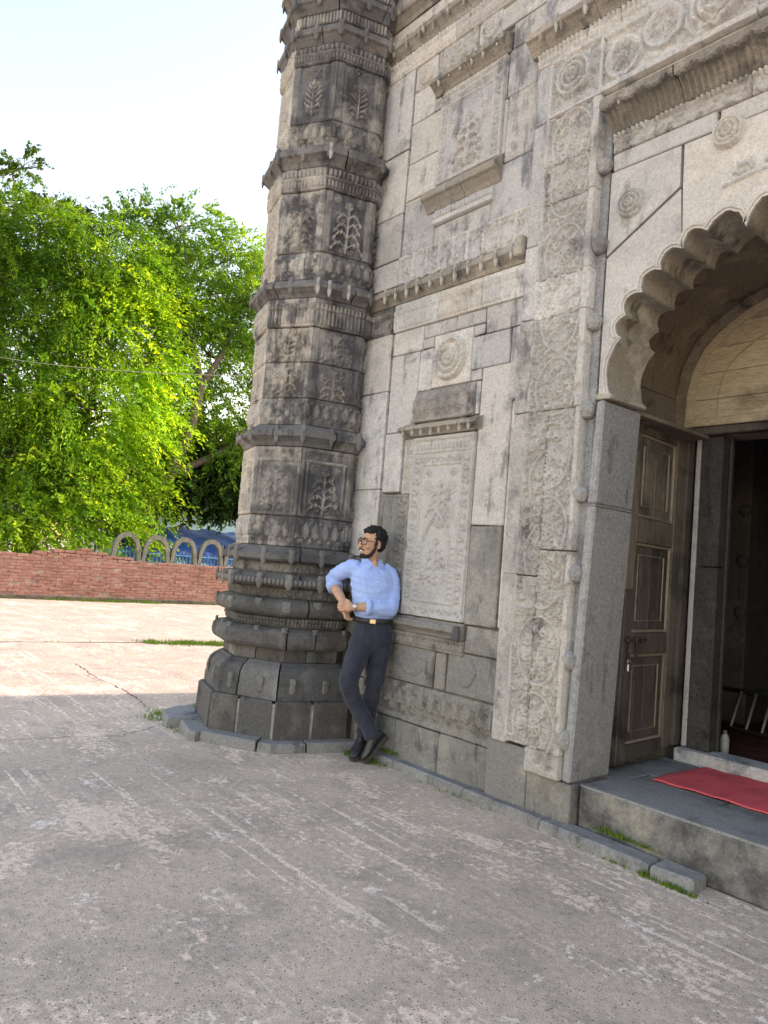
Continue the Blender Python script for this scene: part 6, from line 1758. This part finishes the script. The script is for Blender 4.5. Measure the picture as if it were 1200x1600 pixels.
# the other hand closes over that wrist
hand2 = [limb([(-0.096, 0.140, 1.124), (-0.125, 0.142, 1.122), (-0.152, 0.136, 1.122)], [(0.020, 0.026), (0.018, 0.038), (0.015, 0.036)], 12)]
for i, (L_, dz) in enumerate(((0.92, 0.027), (1.0, 0.009), (0.96, -0.009), (0.8, -0.026))):
    hand2.append(limb([(-0.150, 0.137, 1.122+dz), (-0.150-0.034*L_, 0.136, 1.121+dz*1.05), (-0.150-0.056*L_, 0.112, 1.118+dz*1.0), (-0.150-0.052*L_, 0.086, 1.115+dz*0.95)], [0.0100, 0.0094, 0.0086, 0.0072], 8))
hand2.append(limb([(-0.112, 0.142, 1.142), (-0.132, 0.140, 1.166), (-0.158, 0.124, 1.176)], [0.012, 0.0105, 0.008], 8))
body = fuse('body', head+[ellipsoid(chest(0.0, 0.058, 1.435), (0.030, 0.030, 0.05)), neck, trunk_in, arm1, arm2]+hand1+hand2, 0.0046, 2, M_skin, man)
# hair, beard, glasses, eyes, teeth
rr_ = random.Random(3)
hair = [hball(-0.028, 0, 0.050, 0.088, 0.079, 0.080), hball(-0.052, 0, 0.008, 0.056, 0.071, 0.066), hball(0.012, 0, 0.094, 0.066, 0.064, 0.038)]
for _ in range(130):
    th = rr_.uniform(0, 6.28); el = rr_.uniform(-0.35, 1.5); f_, l_, z_ = math.cos(el)*math.cos(th), math.cos(el)*math.sin(th), math.sin(el)
    if f_ > 0.25 and z_ < 0.62: continue
    if z_ < 0.15 and f_ > -0.25: continue
    r_ = rr_.uniform(0.012, 0.021); hair.append(hball(-0.020+0.090*f_, 0.077*l_, 0.046+0.084*z_, r_, r_, r_))
for sg in (-1, 1): hair.append(htube([(0.012, sg*0.071, 0.05), (0.012, sg*0.073, 0.012), (0.014, sg*0.072, -0.02)], [0.012, 0.009, 0.007], 8))
fuse('hair', hair, 0.006, 1, M_hair, man, lambda c: 0.010*mnoise.noise(c*70)+0.006*mnoise.noise(c*33))
beard = []
for sg in (-1, 1):
    beard.append(htube([(0.006, sg*0.070, -0.018), (0.016, sg*0.066, -0.048), (0.036, sg*0.054, -0.080), (0.062, sg*0.034, -0.098), (0.082, sg*0.006, -0.102)], [0.006, 0.011, 0.014, 0.014, 0.012], 8))
    beard.append(htube([(0.104, sg*0.001, -0.041), (0.097, sg*0.022, -0.045), (0.088, sg*0.032, -0.050), (0.083, sg*0.036, -0.056)], [0.0058, 0.0058, 0.005, 0.003], 8))
beard.append(hball(0.072, 0, -0.092, 0.024, 0.034, 0.019))
fuse('beard', beard, 0.005, 1, M_hair, man, lambda c: 0.003*mnoise.noise(c*90))
V, F = hball(0.092, 0, -0.056, 0.010, 0.020, 0.005); mk('teeth', V, F, M_white, body, True)
for sg in (-1, 1):
    V, F = hball(0.078, sg*0.030, 0.012, 0.012, 0.012, 0.010); e = mk('eye', V, F, M_white, body, True)
    V, F = hball(0.088, sg*0.031, 0.012, 0.004, 0.006, 0.006); mk('iris', V, F, M_hair, body, True)
    V, F = htube([(0.092, sg*0.010, 0.036), (0.092, sg*0.032, 0.041), (0.078, sg*0.052, 0.034)], [0.004, 0.0045, 0.003], 6); mk('eyebrow', V, F, M_hair, body, True)
mb = MB()
for sg in (-1, 1):
    pts = [(0.104-0.016*abs(math.cos(a))*(1 if math.cos(a) > 0 else -0.0), sg*(0.033+0.025*math.copysign(abs(math.cos(a))**0.7, math.cos(a))), 0.010+0.019*math.copysign(abs(math.sin(a))**0.7, math.sin(a))) for a in np.linspace(0, 2*math.pi, 19)]
    mb.add(*htube(pts, 0.0032, 6))
    mb.add(*htube([(0.088, sg*0.058, 0.016), (0.05, sg*0.074, 0.018), (-0.01, sg*0.080, 0.014)], 0.0026, 6))
mb.add(*htube([(0.106, -0.008, 0.016), (0.110, 0, 0.019), (0.106, 0.008, 0.016)], 0.003, 6))
mb.build('glasses', M_frame, man, True)
# wrist watch
w0 = PP(-0.083, 0.139, 1.126); V, F = tube([PP(-0.072, 0.138, 1.127), PP(-0.094, 0.140, 1.125)], [0.0315, 0.0305], 18, False)
watch = mk('watch', V, F, M_steel, man, True); so = watch.modifiers.new('t', 'SOLIDIFY'); so.thickness = 0.004
V, F = tube([w0+PT*0.028+PZ*0.006, w0+PT*0.038+PZ*0.008], [0.0165, 0.0155], 16); dial = mk('watch_case', V, F, M_steel, watch, True)
V, F = tube([w0+PT*0.0375+PZ*0.0078, w0+PT*0.039+PZ*0.0083], [0.0125, 0.0125], 16); mk('watch_dial', V, F, M_white, watch)
